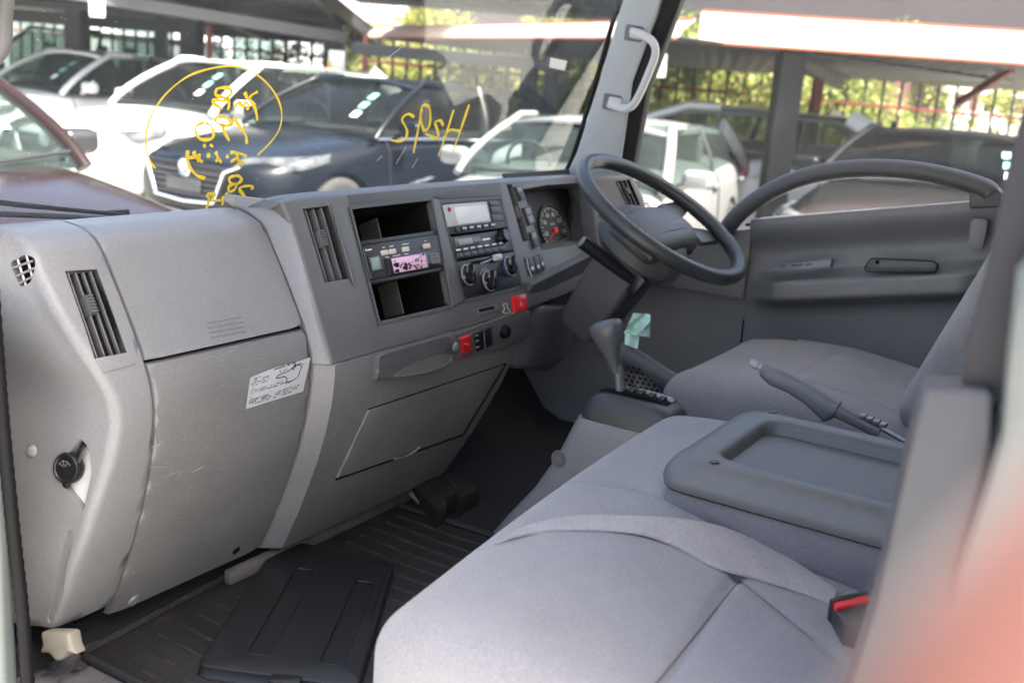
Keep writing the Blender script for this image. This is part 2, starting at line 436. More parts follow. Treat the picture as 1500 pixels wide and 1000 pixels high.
def quad_cut(q, dep=.05, fwd=.04):
    n = (V(q[1])-V(q[0])).cross(V(q[3])-V(q[0])).normalized()
    if n.y > 0: n = -n
    c = G(); c.prism([V(p)+n*fwd for p in q], -n*(dep+fwd)); return c, n
vq = [dash_at(*p) for p in (VTL, VTR, VBR, VBL)]
c4, vn = quad_cut(vq)
cut(endp, c, c2, c3, c4)
def air_vent(q, n, nsl, tab, parent, depth=.04, slat_lean=0.0, frame=None):
    q = [V(p) for p in q]
    f = lambda u, v, off=0: (q[0]*(1-u)+q[1]*u)*(1-v)+(q[3]*(1-u)+q[2]*u)*v + n*off
    g = G(); e = .004
    # housing: open box
    fr = [f(0, 0, -.001), f(1, 0, -.001), f(1, 1, -.001), f(0, 1, -.001)]; bk = [p-n*depth for p in fr]
    t = bmesh.new(); F = [t.verts.new(p) for p in fr]; B = [t.verts.new(p) for p in bk]
    for i in range(4): t.faces.new((F[i], F[(i+1) % 4], B[(i+1) % 4], B[i]))
    t.faces.new(B); g.add(t)
    h = g.build('air_vent', BLK, parent)
    for k in range(nsl):
        u = (k+.55)/(nsl+.25)
        g = G(); a = f(u, .01, -.004); b = f(u, .99, -.004); sd = (q[1]-q[0]).normalized()
        d = (-n + sd*.25).normalized()*.022
        wv = sd*.0012
        g.prism([a-wv, a+wv, b+wv, b-wv], d, bev=.0005); g.build('slat', mat('slat_grey', (.16, .155, .155), .4), h)
    u, v = tab
    g = G(); a = f(u-.10, v-.11, .003); b = f(u+.10, v-.11, .003); c_ = f(u+.12, v+.11, .003); d_ = f(u-.08, v+.11, .003)
    g.prism([a, b, c_, d_], -n*.018, bev=.002)
    for k in range(6):
        vv = v-.09+.18*k/5; p0 = f(u-.09, vv, .0042); p1 = f(u+.11, vv, .0042); g.tube([p0, p1], .0014, 6)
    g.build('thumb_tab', mat('tab_grey', (.10, .10, .10), .5), h)
    return h
air_vent(vq, vn, 4, (.42, .40), dash)
# vent surround lip (bottom tray)
g = G(); g.prism([dash_at(*p, .0012) for p in [(141, 527), (188, 518), (200, 533), (152, 546)]], (0, .004, 0), bev=.0008); g.build('vent_lip', DASH, dash)
# side demister grille
g = G(); g.prism(round_poly(EP0.poly([(14, 384), (36, 372), (50, 378), (52, 396), (44, 415), (29, 421)], -.022), .006), -EP0.n*.002); sg = g.build('side_grille', VOID, dash)
for a, b in (((14, 394), (48, 382)), ((20, 406), (52, 392)), ((26, 416), (50, 404))):
    g = G(); g.tube([EP0.at(*a, -.002), EP0.at(*b, -.002)], .0016, 6); g.build('slat', DASH, sg)
for a, b in (((25, 377), (38, 418)), ((38, 371), (48, 408))):
    g = G(); g.tube([EP0.at(*a, -.006), EP0.at(*b, -.006)], .0016, 6); g.build('slat', WHITEP, sg)
# power socket behind the hexagonal opening
g = G(); g.prism(round_poly(EP.poly([(122, 630), (142, 650), (142, 700), (122, 765), (84, 722), (78, 680)], -.018), .006), -EP.n*.002); g.build('socket_recess', WHITEP, dash)
sc = EP.at(106, 684, -.012); g = G()
g.lathe([(.0, .0), (.0225, 0), (.024, .004), (.024, .012), (.021, .0165), (.019, .0165), (.0175, .015), (0, .015)], sc, EP.n, 28)
cap = g.build('power_socket_cap', BLK, dash)
g = G(); g.tube([EP.at(112, 676, .0), EP.at(121, 655, -.006), EP.at(126, 645, -.014)], .006, 8, flat=.4, up=EP.n); g.build('cap_strap', BLK, cap)
g = G(); g.box(EP.at(97, 708, -.004), (.010, .012, .012), bev=.003); g.build('cap_tab', BLK, cap)
g = G(); ex = EP.n.cross(V((0, 0, 1))).normalized()
for ang in (.6, 1.3, 2.0): g.tube([sc+EP.n*.0155+(ex*math.cos(ang)+V((0, 0, 1))*math.sin(ang))*.003, sc+EP.n*.0155+(ex*math.cos(ang)+V((0, 0, 1))*math.sin(ang))*.013], .0007, 5)
g.tube([sc+EP.n*.0155+(ex*math.cos(a)+V((0, 0, 1))*math.sin(a))*.0115 for a in np.linspace(.3, 2.6, 12)], .0007, 5)
g.build('socket_symbol', mat('dark_grey_print', (.12, .12, .12), .4), cap)
g = G(); p = EP3.at(47, 660, 0); g.lathe([(0, .004), (.004, .0045), (.008, .003), (.0095, 0), (.0095, -.006), (0, -.006)], p, EP3.n, 18); g.build('screw_cap', mat('screw_cap_grey', (.30, .295, .29), .45), dash)
# white bracket under the end panel
g = G(); b0 = EP.poly([(56, 925), (100, 926), (104, 950), (112, 960), (98, 957), (88, 968), (78, 969), (70, 957), (54, 957), (60, 945)], -.03)
g.prism(b0, -EP.n*.03, bev=.007, seg=3, bevall=True); g.build('bracket', CREAM, dash)
# --- glovebox lid
g = G(); pf = prof(.5035, .6898, 26)
P = []
for y, z in pf:
    zt = (z-.50)/.2
    P.append([(x, y, z) for x in np.linspace(.1785, .5165, 14)])
g.solid(P, (0, .02, -.004), bev=.006); lid = g.build('glovebox_lid', DASH, dash, ang=50)
for k in range(4):
    a = dash_at(304-1+k*2.2, 473+k*7, .0004); b = dash_at(354+k*2.2, 464+k*7, .0004)
    g = G(); g.tube(smooth_path([a, (a+b)/2, b], 4), .0009, 6); g.build('grip_ridge', DASH, lid)
# --- lower panel
g = G(); pf = prof(.047, .4965, 34)
P = [[(x, y, z) for x in np.linspace(.1785, .5165, 14)] for y, z in pf]
g.solid(P, (0, .02, 0), bev=.007); low = g.build('lower_panel', DASHW, dash, ang=50)
def fastener(px, py, screw):
    p = dash_at(px, py, 0); n = V((0, -1, -.5)).normalized()
    g = G()
    if screw: g.lathe([(0, .001), (.003, .0015), (.0045, .003), (.009, .003), (.0105, .001), (.012, .002), (.013, 0), (0, -.004)], p, n, 20)
    else: g.lathe([(0, .0008), (.008, .001), (.009, 0), (0, -.002)], p, n, 18)
    g.build('fastener', mat('fastener_grey', (.20, .195, .19), .4) if screw else VOID, low)
fastener(196, 879, True); fastener(346, 806, False)
# printed sticker
stk = [dash_at(*p, .0008) for p in [(367, 552), (380, 547), (455, 523), (444, 573), (360, 599)]]
g = G(); 
def spt(u, v, off=.0012):
    a = (366.5+(455-366.5)*u, 553-30*u); b = (360+(444-360)*u, 599-26*u)
    return dash_at(a[0]*(1-v)+b[0]*v, a[1]*(1-v)+b[1]*v, off)
topv = lambda u: -.10*math.sin(min(1, u*1.3)*math.pi)*.5
P = [[spt(u, v+(topv(u)*(1-v)), .0010) for u in np.linspace(0, 1, 12)] for v in np.linspace(0, 1, 6)]
g.grid(P); sticker = g.build('sticker', mat('sticker_silver', (.52, .53, .54), .4), low)
g = G()
def dashes(v, u0, u1, hgt=.022, gap=.3):
    u = u0
    while u < u1:
        l = rng.uniform(.008, .022)
        if rng.random() > gap:
            g.grid([[spt(u, v, .0018), spt(u+l, v, .0018)], [spt(u, v+hgt, .0018), spt(u+l, v+hgt, .0018)]])
            if rng.random() > .4: g.grid([[spt(u+l*.3, v-.012, .0018), spt(u+l*.6, v-.012, .0018)], [spt(u+l*.3, v+hgt+.012, .0018), spt(u+l*.6, v+hgt+.012, .0018)]])
        u += l+rng.uniform(.003, .010)
dashes(-.02, .40, .78, .04, .1); dashes(.07, .03, .16); dashes(.14, .03, .32); dashes(.21, .03, .34); dashes(.28, .05, .30)
dashes(.40, .04, .14); dashes(.47, .03, .58); dashes(.535, .05, .72)
dashes(.68, .04, .10); dashes(.745, .05, .90, .03); dashes(.815, .04, .92, .03); dashes(.885, .05, .78, .03); dashes(.07, .70, .86); dashes(.13, .80, .95)
hd = [(.46, .30), (.50, .23), (.58, .22), (.66, .20), (.74, .12), (.82, .12), (.88, .20), (.86, .34), (.84, .50), (.74, .56), (.66, .56), (.655, .44), (.60, .34), (.52, .33)]
g.tube(smooth_path([spt(u, v, .0018) for u, v in hd], 4, True), .0006, 5, True)
g.tube([spt(.70, .14, .0018), spt(.74, .22, .0018), spt(.77, .10, .0018), (spt(.75, .04, .0018)), spt(.72, .16, .0018)], .0007, 5)
g.tube([spt(.52, .18, .0018), spt(.50, .08, .0018)], .0005, 5); g.tube([spt(.56, .17, .0018), spt(.62, .12, .0018)], .0005, 5)
g.build('printed_text', INK, sticker, kind='stuff')
# scratches on the panels
g = G()
for (a, b) in (((222, 655), (240, 648)), ((275, 720), (277, 730)), ((276, 716), (280, 712)), ((280, 692), (300, 682)), ((215, 685), (250, 684)), ((258, 690), (265, 697)), ((226, 660), (236, 645)), ((415, 545), (418, 532)), ((562, 470), (563, 474)), ((300, 525), (318, 522)), ((325, 520), (345, 512)), ((240, 700), (262, 690)), ((200, 795), (203, 790)), ((322, 850), (324, 840))):
    g.tube([dash_at(*a, .0002), dash_at((a[0]+b[0])/2+1, (a[1]+b[1])/2-.6, .0003), dash_at(*b, .0002)], [.0002, .0004, .0002], 5)
for (cx_, cy_, sx_, sy_, n_) in ((300, 522, 45, 12, 26), (290, 710, 60, 60, 22), (400, 520, 40, 20, 10), (240, 660, 20, 60, 10), (340, 600, 70, 60, 14), (190, 830, 12, 40, 6)):
    for _ in range(n_):
        x_, y_ = cx_+rng.normal(0, sx_*.5), cy_+rng.normal(0, sy_*.5); a_ = rng.uniform(-.9, .5); l_ = rng.uniform(2, 9)
        p0, p1 = dash_at(x_, y_, .0002), dash_at(x_+l_*math.cos(a_), y_+l_*math.sin(a_), .0002)
        if .182 < p0.x < .513 and .06 < p0.z < .49 and .182 < p1.x < .513 and p1.z < .49: g.tube([p0, p1], [.00035, .00012], 4)
g.build('scratches', mat('scratch_pale', (.36, .35, .335), .6), low, kind='stuff')

# --- centre fascia (plane FP), with openings
def fq(pts, off=0): return FP.poly(pts, off)
out = [(413, 297), (436, 291), (470, 287), (510, 284), (620, 274), (735, 266), (850, 259), (872, 258), (876, 290), (879, 330), (876, 372), (868, 414), (832, 432), (766, 457), (666, 487), (560, 516), (487, 536), (468, 470), (449, 398), (430, 335)]
g = G(); g.prism(fq(out), (0, .05, 0), bev=.009, seg=3)
fas = g.build('centre_fascia', FASC, dash)
LCOL = [(513, 304), (633, 290), (663, 449), (556, 474)]
RCOL = [(646, 296), (734, 289), (766, 420), (681, 441)]
CLU = [(766, 277), (800, 271), (845, 268), (858, 270), (866, 290), (868, 330), (867, 354), (800, 366), (792, 366)]
STR = [(742, 270), (750, 270), (776, 352), (766, 354)]
def fcut(poly, dep): 
    c = G(); c.prism([p+FN*.03 for p in fq(poly)], -FN*(dep+.03)); return c
FV = [(443, 306), (481, 301), (511, 408), (476, 414)]
cut(fas, fcut(LCOL, .2), fcut(RCOL, .2), fcut(CLU, .2), fcut(STR, .02), fcut(FV, .2), fcut([(840, 380), (828, 412), (800, 415), (806, 392)], .03))
air_vent(fq(FV), FN, 3, (.42, .42), dash, depth=.045)
g = G(); g.tube([FP.at(485, 297, .001), FP.at(500, 350, .004), FP.at(514, 398, .005), FP.at(521, 424, 0)], [.002, .004, .004, .001], 8, flat=.9, up=FN); g.build('vent_fin', FASC, dash)
# left chamfer of the fascia, from the glovebox seam to the ridge
P = []
for t_ in np.linspace(0, 1, 22):
    z = .437+t_*(.712-.437)
    yr = 1.2+(z-.438)*.45
    row = []
    for u in np.linspace(0, 1, 7):
        x = .5215+u*(.541-.5215)
        ys = S(min(z, .689)); y = ys*(1-u)+(yr+.003)*u - .006*math.sin(math.pi*u)
        row.append((x, y, z))
    P.append(row)
g = G(); g.solid(P, (.004, .03, 0), bev=.002); g.build('fascia_side', DASH, dash)
# fascia upper roll towards the windscreen
tops = [(413, 297), (436, 291), (470, 287), (510, 284), (620, 274), (735, 266), (850, 259), (872, 258)]
P = []
for k, (dy, dz) in enumerate(((.004, -.002), (.025, .002), (.06, -.006), (.12, -.028), (.18, -.06))):
    P.append([FP.at(*p)+V((0, dy, dz)) for p in tops])
for row in P: row.insert(0, V((.524, row[0].y+.02, row[0].z-.012)))
g = G(); g.grid(P); g.build('fascia_top', FASC, dash, ang=60)
# upper brow between the tall vent and the switch strip
g = G(); g.prism(fq([(511, 285), (733, 267), (735, 286), (648, 292), (634, 289), (514, 302)], .002), -FN*.01, bev=.002); g.build('brow', mat('brow_grey', (.075, .075, .08), .45, bump=.1, bscale=900), dash)
def ring_frame(outp, inp, off, dep, name, material, parent):
    t = bmesh.new(); O = [t.verts.new(p) for p in fq(outp, off)]; I = [t.verts.new(p) for p in fq(inp, off)]
    I2 = [t.verts.new(p) for p in fq(inp, off-dep)]; O2 = [t.verts.new(p) for p in fq(outp, off-dep)]
    n = len(O)
    for i in range(n):
        j = (i+1) % n
        t.faces.new((O[i], O[j], I[j], I[i])); t.faces.new((I[i], I[j], I2[j], I2[i])); t.faces.new((O[j], O[i], O2[i], O2[j])); t.faces.new((O2[i], O2[j], I2[j], I2[i]))
    bmesh.ops.bevel(t, geom=[e for e in t.edges if (e.verts[0] in O and e.verts[1] in O) or (e.verts[0] in I and e.verts[1] in I)], offset=.0012, segments=2, affect='EDGES')
    g = G(); g.add(t); return g.build(name, material, parent)
def inset(q, px):
    c = (sum(p[0] for p in q)/len(q), sum(p[1] for p in q)/len(q))
    return [(p[0]+(c[0]-p[0])*px/max(12, math.hypot(p[0]-c[0], p[1]-c[1])), p[1]+(c[1]-p[1])*px/max(12, math.hypot(p[0]-c[0], p[1]-c[1]))) for p in q]
ring_frame(inset(LCOL, -3), inset(LCOL, 4), .003, .02, 'trim_frame', DARK, dash)
ring_frame(inset(RCOL, -3), inset(RCOL, 3), .003, .02, 'trim_frame', DARK, dash)
g = G(); g.prism(fq([(634, 290), (645, 295), (680, 441), (664, 449)], .006), -FN*.02, bev=.003); g.build('divider_bar', FASC, dash)
# bilinear map over a pixel quad on the fascia plane
def bil(q, u, v): 
    return ((q[0][0]*(1-u)+q[1][0]*u)*(1-v)+(q[3][0]*(1-u)+q[2][0]*u)*v, (q[0][1]*(1-u)+q[1][1]*u)*(1-v)+(q[3][1]*(1-u)+q[2][1]*u)*v)
def fbox(g, q, u0, u1, v0, v1, off, dep, bev=.0008, rad=0):
    pts = fq([bil(q, u0, v0), bil(q, u1, v0), bil(q, u1, v1), bil(q, u0, v1)], off)
    if rad: pts = round_poly(pts, rad)
    g.prism(pts, -FN*dep, bev=bev)
def open_box(q, off, dep, name, material, parent):
    t = bmesh.new(); F = [t.verts.new(p) for p in fq(q, off)]; B = [t.verts.new(p-FN*dep) for p in fq(q, off)]
    for i in range(4): t.faces.new((F[i], F[(i+1) % 4], B[(i+1) % 4], B[i]))
    t.faces.new(B); g = G(); g.add(t); return g.build(name, material, parent)
LC = inset(LCOL, 4)
pq = lambda v0, v1, q=LC: [bil(q, 0, v0), bil(q, 1, v0), bil(q, 1, v1), bil(q, 0, v1)]
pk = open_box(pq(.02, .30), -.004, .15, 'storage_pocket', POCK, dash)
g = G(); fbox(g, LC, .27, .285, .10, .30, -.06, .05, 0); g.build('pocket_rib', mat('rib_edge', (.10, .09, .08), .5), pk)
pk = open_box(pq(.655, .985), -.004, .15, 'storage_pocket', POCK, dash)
g = G(); fbox(g, LC, .33, .345, .66, .98, -.05, .05, 0); g.build('pocket_rib', mat('rib_edge', (.10, .09, .08), .5), pk)
g = G(); fbox(g, LC, 0, 1, .285, .325, .001, .03); fbox(g, LC, 0, 1, .635, .67, .001, .03); g.build('pocket_frame', BLK, dash)

# --- toll card reader in the left column
toll = thing('toll_card_reader', 'black card reader with a pink mottled screen, between the two empty pockets', 'card reader', FP.at(595, 375, -.06))
TQ = pq(.325, .635)
g = G(); fbox(g, TQ, .0, 1, .0, 1, .004, .12, .002); g.build('body', BLK, toll)
g = G(); fbox(g, TQ, .28, .985, .45, .97, .009, .01, .003, .003); g.build('screen_bezel', mat('bezel_black', (.016, .016, .017), .3), toll)
g = G(); fbox(g, TQ, .345, .80, .50, .93, .0098, .002, .0004); scr = g.build('screen', mat('pink_screen', (.85, .48, .66), .35), toll)
g = G()
for i in range(70):
    u = rng.uniform(.35, .79); v = rng.uniform(.51, .91); s_ = rng.uniform(.006, .024)*(2.0 if (v > .72 and u < .6) or u < .4 else 1)
    if v < .62 and .45 < u < .7: continue
    n_ = 6; pts = [(u+s_*rng.uniform(.4, 1)*math.cos(k/n_*6.28), v+s_*2*rng.uniform(.4, 1)*math.sin(k/n_*6.28)) for k in range(n_)]
    pts = [(max(.346, min(.799, a)), max(.501, min(.929, b))) for a, b in pts]
    t = bmesh.new()
    try: t.faces.new([t.verts.new(p) for p in fq([bil(TQ, a, b) for a, b in pts], .0102)]); g.add(t)
    except ValueError: t.free()
g.build('screen_blotches', INK, scr, kind='stuff')
g = G(); fbox(g, TQ, .045, .215, .33, .80, .006, .004, .001); wv_ = g.build('window', BLK, toll)
g = G(); fbox(g, TQ, .07, .19, .38, .74, .0066, .002, .0003); g.build('pane', mat('green_lcd', (.20, .25, .20), .2), wv_)
for u in (.24, .345, .52, .80):
    g = G(); fbox(g, TQ, u, u+.085, .22, .37, .0075, .006, .001, .0025); g.build('button', mat('ivory_button', (.62, .52, .42), .4), toll)
g = G()
for u, l in ((.265, .03), (.36, .05), (.53, .08), (.82, .02)): fbox(g, TQ, u, u+l, .13, .155, .0046, .001, 0)
for u, l in ((.27, .05), (.37, .10), (.52, .06)): fbox(g, TQ, u, u+l, .42, .445, .0046, .001, 0)
t_ = fq([bil(TQ, .03, .12), bil(TQ, .06, .12), bil(TQ, .05, .19)], .0046); g.prism(t_, -FN*.0005); fbox(g, TQ, .065, .12, .125, .165, .0046, .001, 0)
g.build('lettering', PRINT, toll, kind='stuff')
g = G(); xd = (FP.at(650, 370)-FP.at(640, 371.5)); xd.normalize(); yd = FN.cross(xd)
ce = bil(TQ, .91, .70); c0 = FP.at(*ce, .0098)
for k in range(4):
    cs = [(-1, -1), (1, -1), (1, 1), (-1, 1)]; a = cs[k]; b = cs[(k+1) % 4]
    g.tube([c0+xd*a[0]*.013+yd*a[1]*.0085, c0+xd*b[0]*.013+yd*b[1]*.0085], .0006, 5)
for sgn in (-.5, .5): g.tube([c0+xd*(.0105*sgn+.004*math.cos(a))+yd*.005*math.sin(a) for a in np.linspace(0, 5.6, 12)], .0006, 5)
g.build('emblem', mat('grey_print', (.4, .4, .4), .5), toll)
g = G(); g.tube([FP.at(*bil(TQ, .01, .1), .005), FP.at(*bil(TQ, .015, .95), .005)], .0012, 6); g.build('edge_highlight_strip', CHROME, toll)

# --- right column: display unit, cassette radio, heater panel
RC = inset(RCOL, 3)
du = thing('display_unit', 'silver in-dash unit with a large pale screen, topmost of the right column', 'display unit', FP.at(693, 312, -.06))
DQ = pq(.0, .34, RC)
g = G(); fbox(g, DQ, 0, 1, 0, .96, .004, .1, .002); g.build('body', BLK, du)
g = G(); fbox(g, DQ, .02, .76, .04, .72, .008, .006, .002, .003); g.build('faceplate', mat('silver_face', (.45, .45, .45), .35), du)
g = G(); fbox(g, DQ, .185, .74, .14, .68, .0088, .002, .0006); g.build('screen', mat('pale_screen', (.66, .68, .66), .25), du)
g = G(); p = FP.at(*bil(DQ, .085, .20), .0082); g.lathe([(.005, 0), (.005, .002), (.003, .002), (.003, 0)], p, FN, 16); g.build('power_mark', mat('dark_red', (.35, .01, .03), .4), du)
for v0, v1 in ((.04, .2), (.24, .46), (.50, .72)):
    g = G(); fbox(g, DQ, .79 if v0 > .4 else .81, .985, v0, v1, .007, .006, .0015, .002); g.build('button', mat('key_grey', (.05, .055, .06), .35), du)
for k in range(6):
    u = .10+k*.125
    g = G(); fbox(g, DQ, u+(.03 if k == 0 else 0), u+.10, .77, .90, .007, .005, .001); b_ = g.build('button', BLK, du)
    if k:
        g = G(); fbox(g, DQ, u+.02, u+.085, .79, .83, .0074, .001, 0); g.build('button_mark', PRINT, b_)
cr = thing('cassette_radio', 'black car radio with a slim display and round volume knob, under the silver unit', 'car radio', FP.at(707, 347, -.06))
CQ = pq(.35, .60, RC)
g = G(); fbox(g, CQ, 0, 1, 0, .97, .004, .1, .002); g.build('body', BLK, cr)
g = G(); fbox(g, CQ, .06, .50, .08, .46, .007, .006, .001, .004); dw = g.build('display_window', mat('lens_grey', (.10, .10, .10), .2), cr)
g = G(); fbox(g, CQ, .12, .36, .13, .40, .0078, .002, .0004); g.build('display', mat('radio_lcd', (.26, .24, .22), .2), dw)
g = G(); fbox(g, CQ, .53, .66, .26, .34, .0048, .001, 0); g.build('lettering', PRINT, cr, kind='stuff')
for k in range(7):
    u = .03+k*.125
    g = G(); fbox(g, CQ, u, u+.115, .52, .66, .0065, .005, .0008); b_ = g.build('button', mat('radio_key', (.03, .03, .032), .35), cr)
    g = G(); fbox(g, CQ, u+.02, u+.09, .535, .60, .0070, .001, 0); g.build('button_mark', PRINT, b_)
    g = G(); fbox(g, CQ, u, u+.115, .70, .92, .0065, .005, .0008); g.build('button', mat('radio_key2', (.02, .02, .022), .35), cr)
def knob(px, py, r, h, parent, name='knob', ridge=True, material=GLOSSB):
    p = FP.at(px, py, .004); g = G()
    g.lathe([(0, h), (r*.72, h), (r*.86, h-.002), (r*.92, h*.3), (r, .002), (r, 0), (0, 0)], p, FN, 28)
    if ridge:
        a = (yd*.8+xd*.45).normalized(); b = FN.cross(a); g.prism([p+FN*(h+.008)+a*r*.95+b*r*.16, p+FN*(h+.008)+a*r*.95-b*r*.16, p+FN*(h+.008)-a*r*.95-b*r*.22, p+FN*(h+.008)-a*r*.95+b*r*.22], -FN*(h+.006), bev=.002)
    return g.build(name, material, parent)
k_ = knob(735, 347, .017, .016, cr, 'volume_knob', False)
hp_ = G(); HQ = pq(.61, 1.0, RC)
fbox(hp_, HQ, 0, 1, 0, 1, .003, .02, .001); heat = hp_.build('heater_panel', BLK, dash)
for (x, y) in ((684, 403), (715, 412), (746, 390)):
    k_ = knob(x, y, .0225, .012, heat)
    g = G(); g.lathe([(.021, .002), (.0232, .002), (.0232, .004), (.021, .004)], FP.at(x, y, .004), FN, 28); g.build('knob_ring', mat('satin_ring', (.35, .35, .36), .3), heat)
def arc(g, px, py, r, a0, a1, n=10, th=.0009):
    p = FP.at(px, py, .0045); g.tube([p+(xd*math.cos(R(a))+yd*math.sin(R(a)))*r for a in np.linspace(a0, a1, n)], th, 5)
g = G(); arc(g, 746, 390, .0265, 160, 235); g.build('cold_arc', mat('blue_print', (.02, .16, .5), .4), heat)
g = G(); arc(g, 746, 390, .0265, 300, 350); g.build('warm_arc', mat('red_print', (.5, .03, .02), .4), heat)
g = G()
for a in range(60, 150, 18): arc(g, 715, 412, .0275, a, a+5, 3, .0011)
g.build('fan_ticks', PRINT, heat, kind='stuff')
g = G(); fbox(g, HQ, .24, .72, .06, .15, .0035, .002, .0004); g.build('slider_slot', VOID, heat)
g = G(); g.tube([FP.at(*bil(HQ, .40, .16), .006), FP.at(*bil(HQ, .68, .08), .008)], .0012, 6); fbox(g, HQ, .68, .80, -.02, .16, .014, .008, .002, .002); g.build('slider_tab', mat('slider_grey', (.5, .5, .5), .4), heat)
# --- strip left of the instruments, switches, bank
g = G(); g.prism(fq([(741, 269), (750, 269), (777, 353), (765, 355)], -.015), -FN*.002); g.build('strip_well', VOID, dash)
g = G(); g.prism(fq([(756, 302), (761, 301), (768, 317), (760, 319)], -.004), -FN*.012, bev=.0006); g.build('switch_blank', mat('brown_switch', (.16, .13, .11), .5), dash)
for i, q in enumerate(([(755, 273), (764, 271), (771, 291), (763, 294)], [(767, 304), (777, 301), (785, 326), (776, 330)], [(777, 340), (785, 337), (791, 360), (783, 364)])):
    g = G(); g.prism(fq(q, .006), -FN*.02, bev=.0015); sw = g.build('rocker_switch', BLK, dash)
    q2 = [bil(q, .2, .1), bil(q, .85, .1), bil(q, .85, .44), bil(q, .2, .44)]
    g = G(); g.prism(fq(q2, .0085), -FN*.004, bev=.001); g.build('rocker_cap', mat('rocker_sheen', (.16, .17, .175), .3), sw)
    q2 = [bil(q, .2, .52), bil(q, .85, .52), bil(q, .85, .92), bil(q, .2, .92)]
    g = G(); g.prism(fq(q2, .0085), -FN*.004, bev=.001); g.build('rocker_cap', mat('rocker_sheen', (.16, .17, .175), .3) if i == 1 else BLK, sw)
for q in ([(771, 377), (780, 375), (787, 401), (779, 404)], [(781, 375), (788, 373), (795, 398), (788, 401)], [(788, 372), (794, 371), (800, 393), (796, 397)]):
    g = G(); g.prism(fq(q, .005), -FN*.02, bev=.0012); sw = g.build('push_switch', BLK, dash)
    g = G(); q2 = [bil(q, .3, .55), bil(q, .7, .55), bil(q, .7, .72), bil(q, .3, .72)]; g.prism(fq(q2, .0056), -FN*.001); g.build('switch_mark', SILV, sw)
g = G(); g.tube([FP.at(771, 378, .004), FP.at(774, 392, .004), FP.at(779, 405, .004)], .0012, 6); g.build('switch_edge', SILV, dash)
# --- instrument cluster
CP = Plane((0, 1.27, .438), (0, -1, .45))
g = G(); g.prism(CP.poly([(740, 255), (880, 245), (880, 385), (770, 395)], 0), (0, .01, 0)); cl = g.build('instrument_cluster', mat('cluster_black', (.012, .012, .013), .55), dash)
gp = CP.at(812, 338, .003); gxd = V((1, 0, 0)); gyd = CP.n.cross(gxd) if CP.n.cross(gxd).z > 0 else -CP.n.cross(gxd)
g = G(); g.lathe([(0, .0), (.066, 0), (.068, .004), (.071, .004), (.072, -.003), (0, -.003)], gp, CP.n, 40); dial = g.build('speedometer_dial', mat('dial_face', (.03, .03, .032), .5), cl)
g = G()
for k in range(29):
    a = R(225-270*k/28); rr0 = .054 if k % 2 == 0 else .058
    d = gxd*math.cos(a)+gyd*math.sin(a); g.tube([gp+d*rr0+CP.n*.001, gp+d*.0625+CP.n*.001], .0007 if k % 2 else .001, 4)
for k, s_ in enumerate(['0', '20', '40', '60', '80', '100', '120', '140']):
    a = R(225-270*k/7); d = gxd*math.cos(a)+gyd*math.sin(a); text_mesh(g, s_, gp+d*.044+CP.n*.001, gxd, gyd, .016)
text_mesh(g, 'km/h', gp+gyd*.018+CP.n*.001, gxd, gyd, .011)
g.build('dial_marks', PRINT, dial, kind='stuff')
g = G(); d = (gxd*math.cos(R(205))+gyd*math.sin(R(205))); g.tube([gp+CP.n*.004-d*.012, gp+CP.n*.004+d*.050], [.0022, .001], 6); g.lathe([(0, .008), (.008, .007), (.009, .002), (0, .002)], gp, CP.n, 16); g.build('needle', mat('needle_red', (.75, .03, .03), .4), dial)
gp2 = CP.at(856, 322, .003)
g = G(); g.lathe([(0, .0), (.066, 0), (.068, .004), (.071, .004), (.072, -.003), (0, -.003)], gp2, CP.n, 40); d2 = g.build('rev_counter_dial', mat('dial_face', (.03, .03, .032), .5), cl)
g = G(); g.prism(CP.poly([(760, 300), (775, 299), (783, 330), (768, 334)], .004), -CP.n*.004, bev=.001); g.build('warning_lamp_panel', mat('lamp_panel', (.03, .03, .035), .3), cl)
# cluster tunnel walls
t = bmesh.new(); F_ = [t.verts.new(p) for p in fq(CLU, -.004)]; B_ = [t.verts.new(p) for p in CP.poly([(p[0]*1.0, p[1]) for p in CLU], 0)]
B_ = []
for p in fq(CLU, -.004): B_.append(t.verts.new(p+V((0, .075, 0))))
for i in range(len(F_)): t.faces.new((F_[i], F_[(i+1) % len(F_)], B_[(i+1) % len(F_)], B_[i]))
g = G(); g.add(t); g.build('cluster_hood', DARK, dash)
# right-hand vent and switch seen past the wheel
RP = Plane((1.665, 1.212, .69), (-.6, -.75, .38))
g = G(); g.prism(RP.poly([(866, 262), (885, 257), (926, 256), (944, 290), (952, 330), (945, 374), (880, 384), (872, 330)]), (.02, .05, 0), bev=.006, seg=3); rend = g.build('right_end_panel', FASC, dash)
cq = RP.poly([(902, 266), (922, 263), (938, 300), (920, 304)]); c_ = G(); c_.prism([p+RP.n*.03 for p in cq], -RP.n*.2); cut(rend, c_)
rv = [(902, 266), (922, 263), (938, 300), (920, 304)]
air_vent(RP.poly(rv, .002), RP.n, 3, (.5, .4), rend, depth=.03)
g = G(); q = [(884, 263), (894, 261), (901, 281), (891, 284)]; g.prism(fq(q, .006), -FN*.02, bev=.0015); sw = g.build('rocker_switch', BLK, dash)
g = G(); g.prism(fq([bil(q, .2, .1), bil(q, .8, .1), bil(q, .8, .6), bil(q, .2, .6)], .0085), -FN*.004, bev=.001); g.build('rocker_cap', mat('rocker_sheen', (.16, .17, .175), .3), sw)
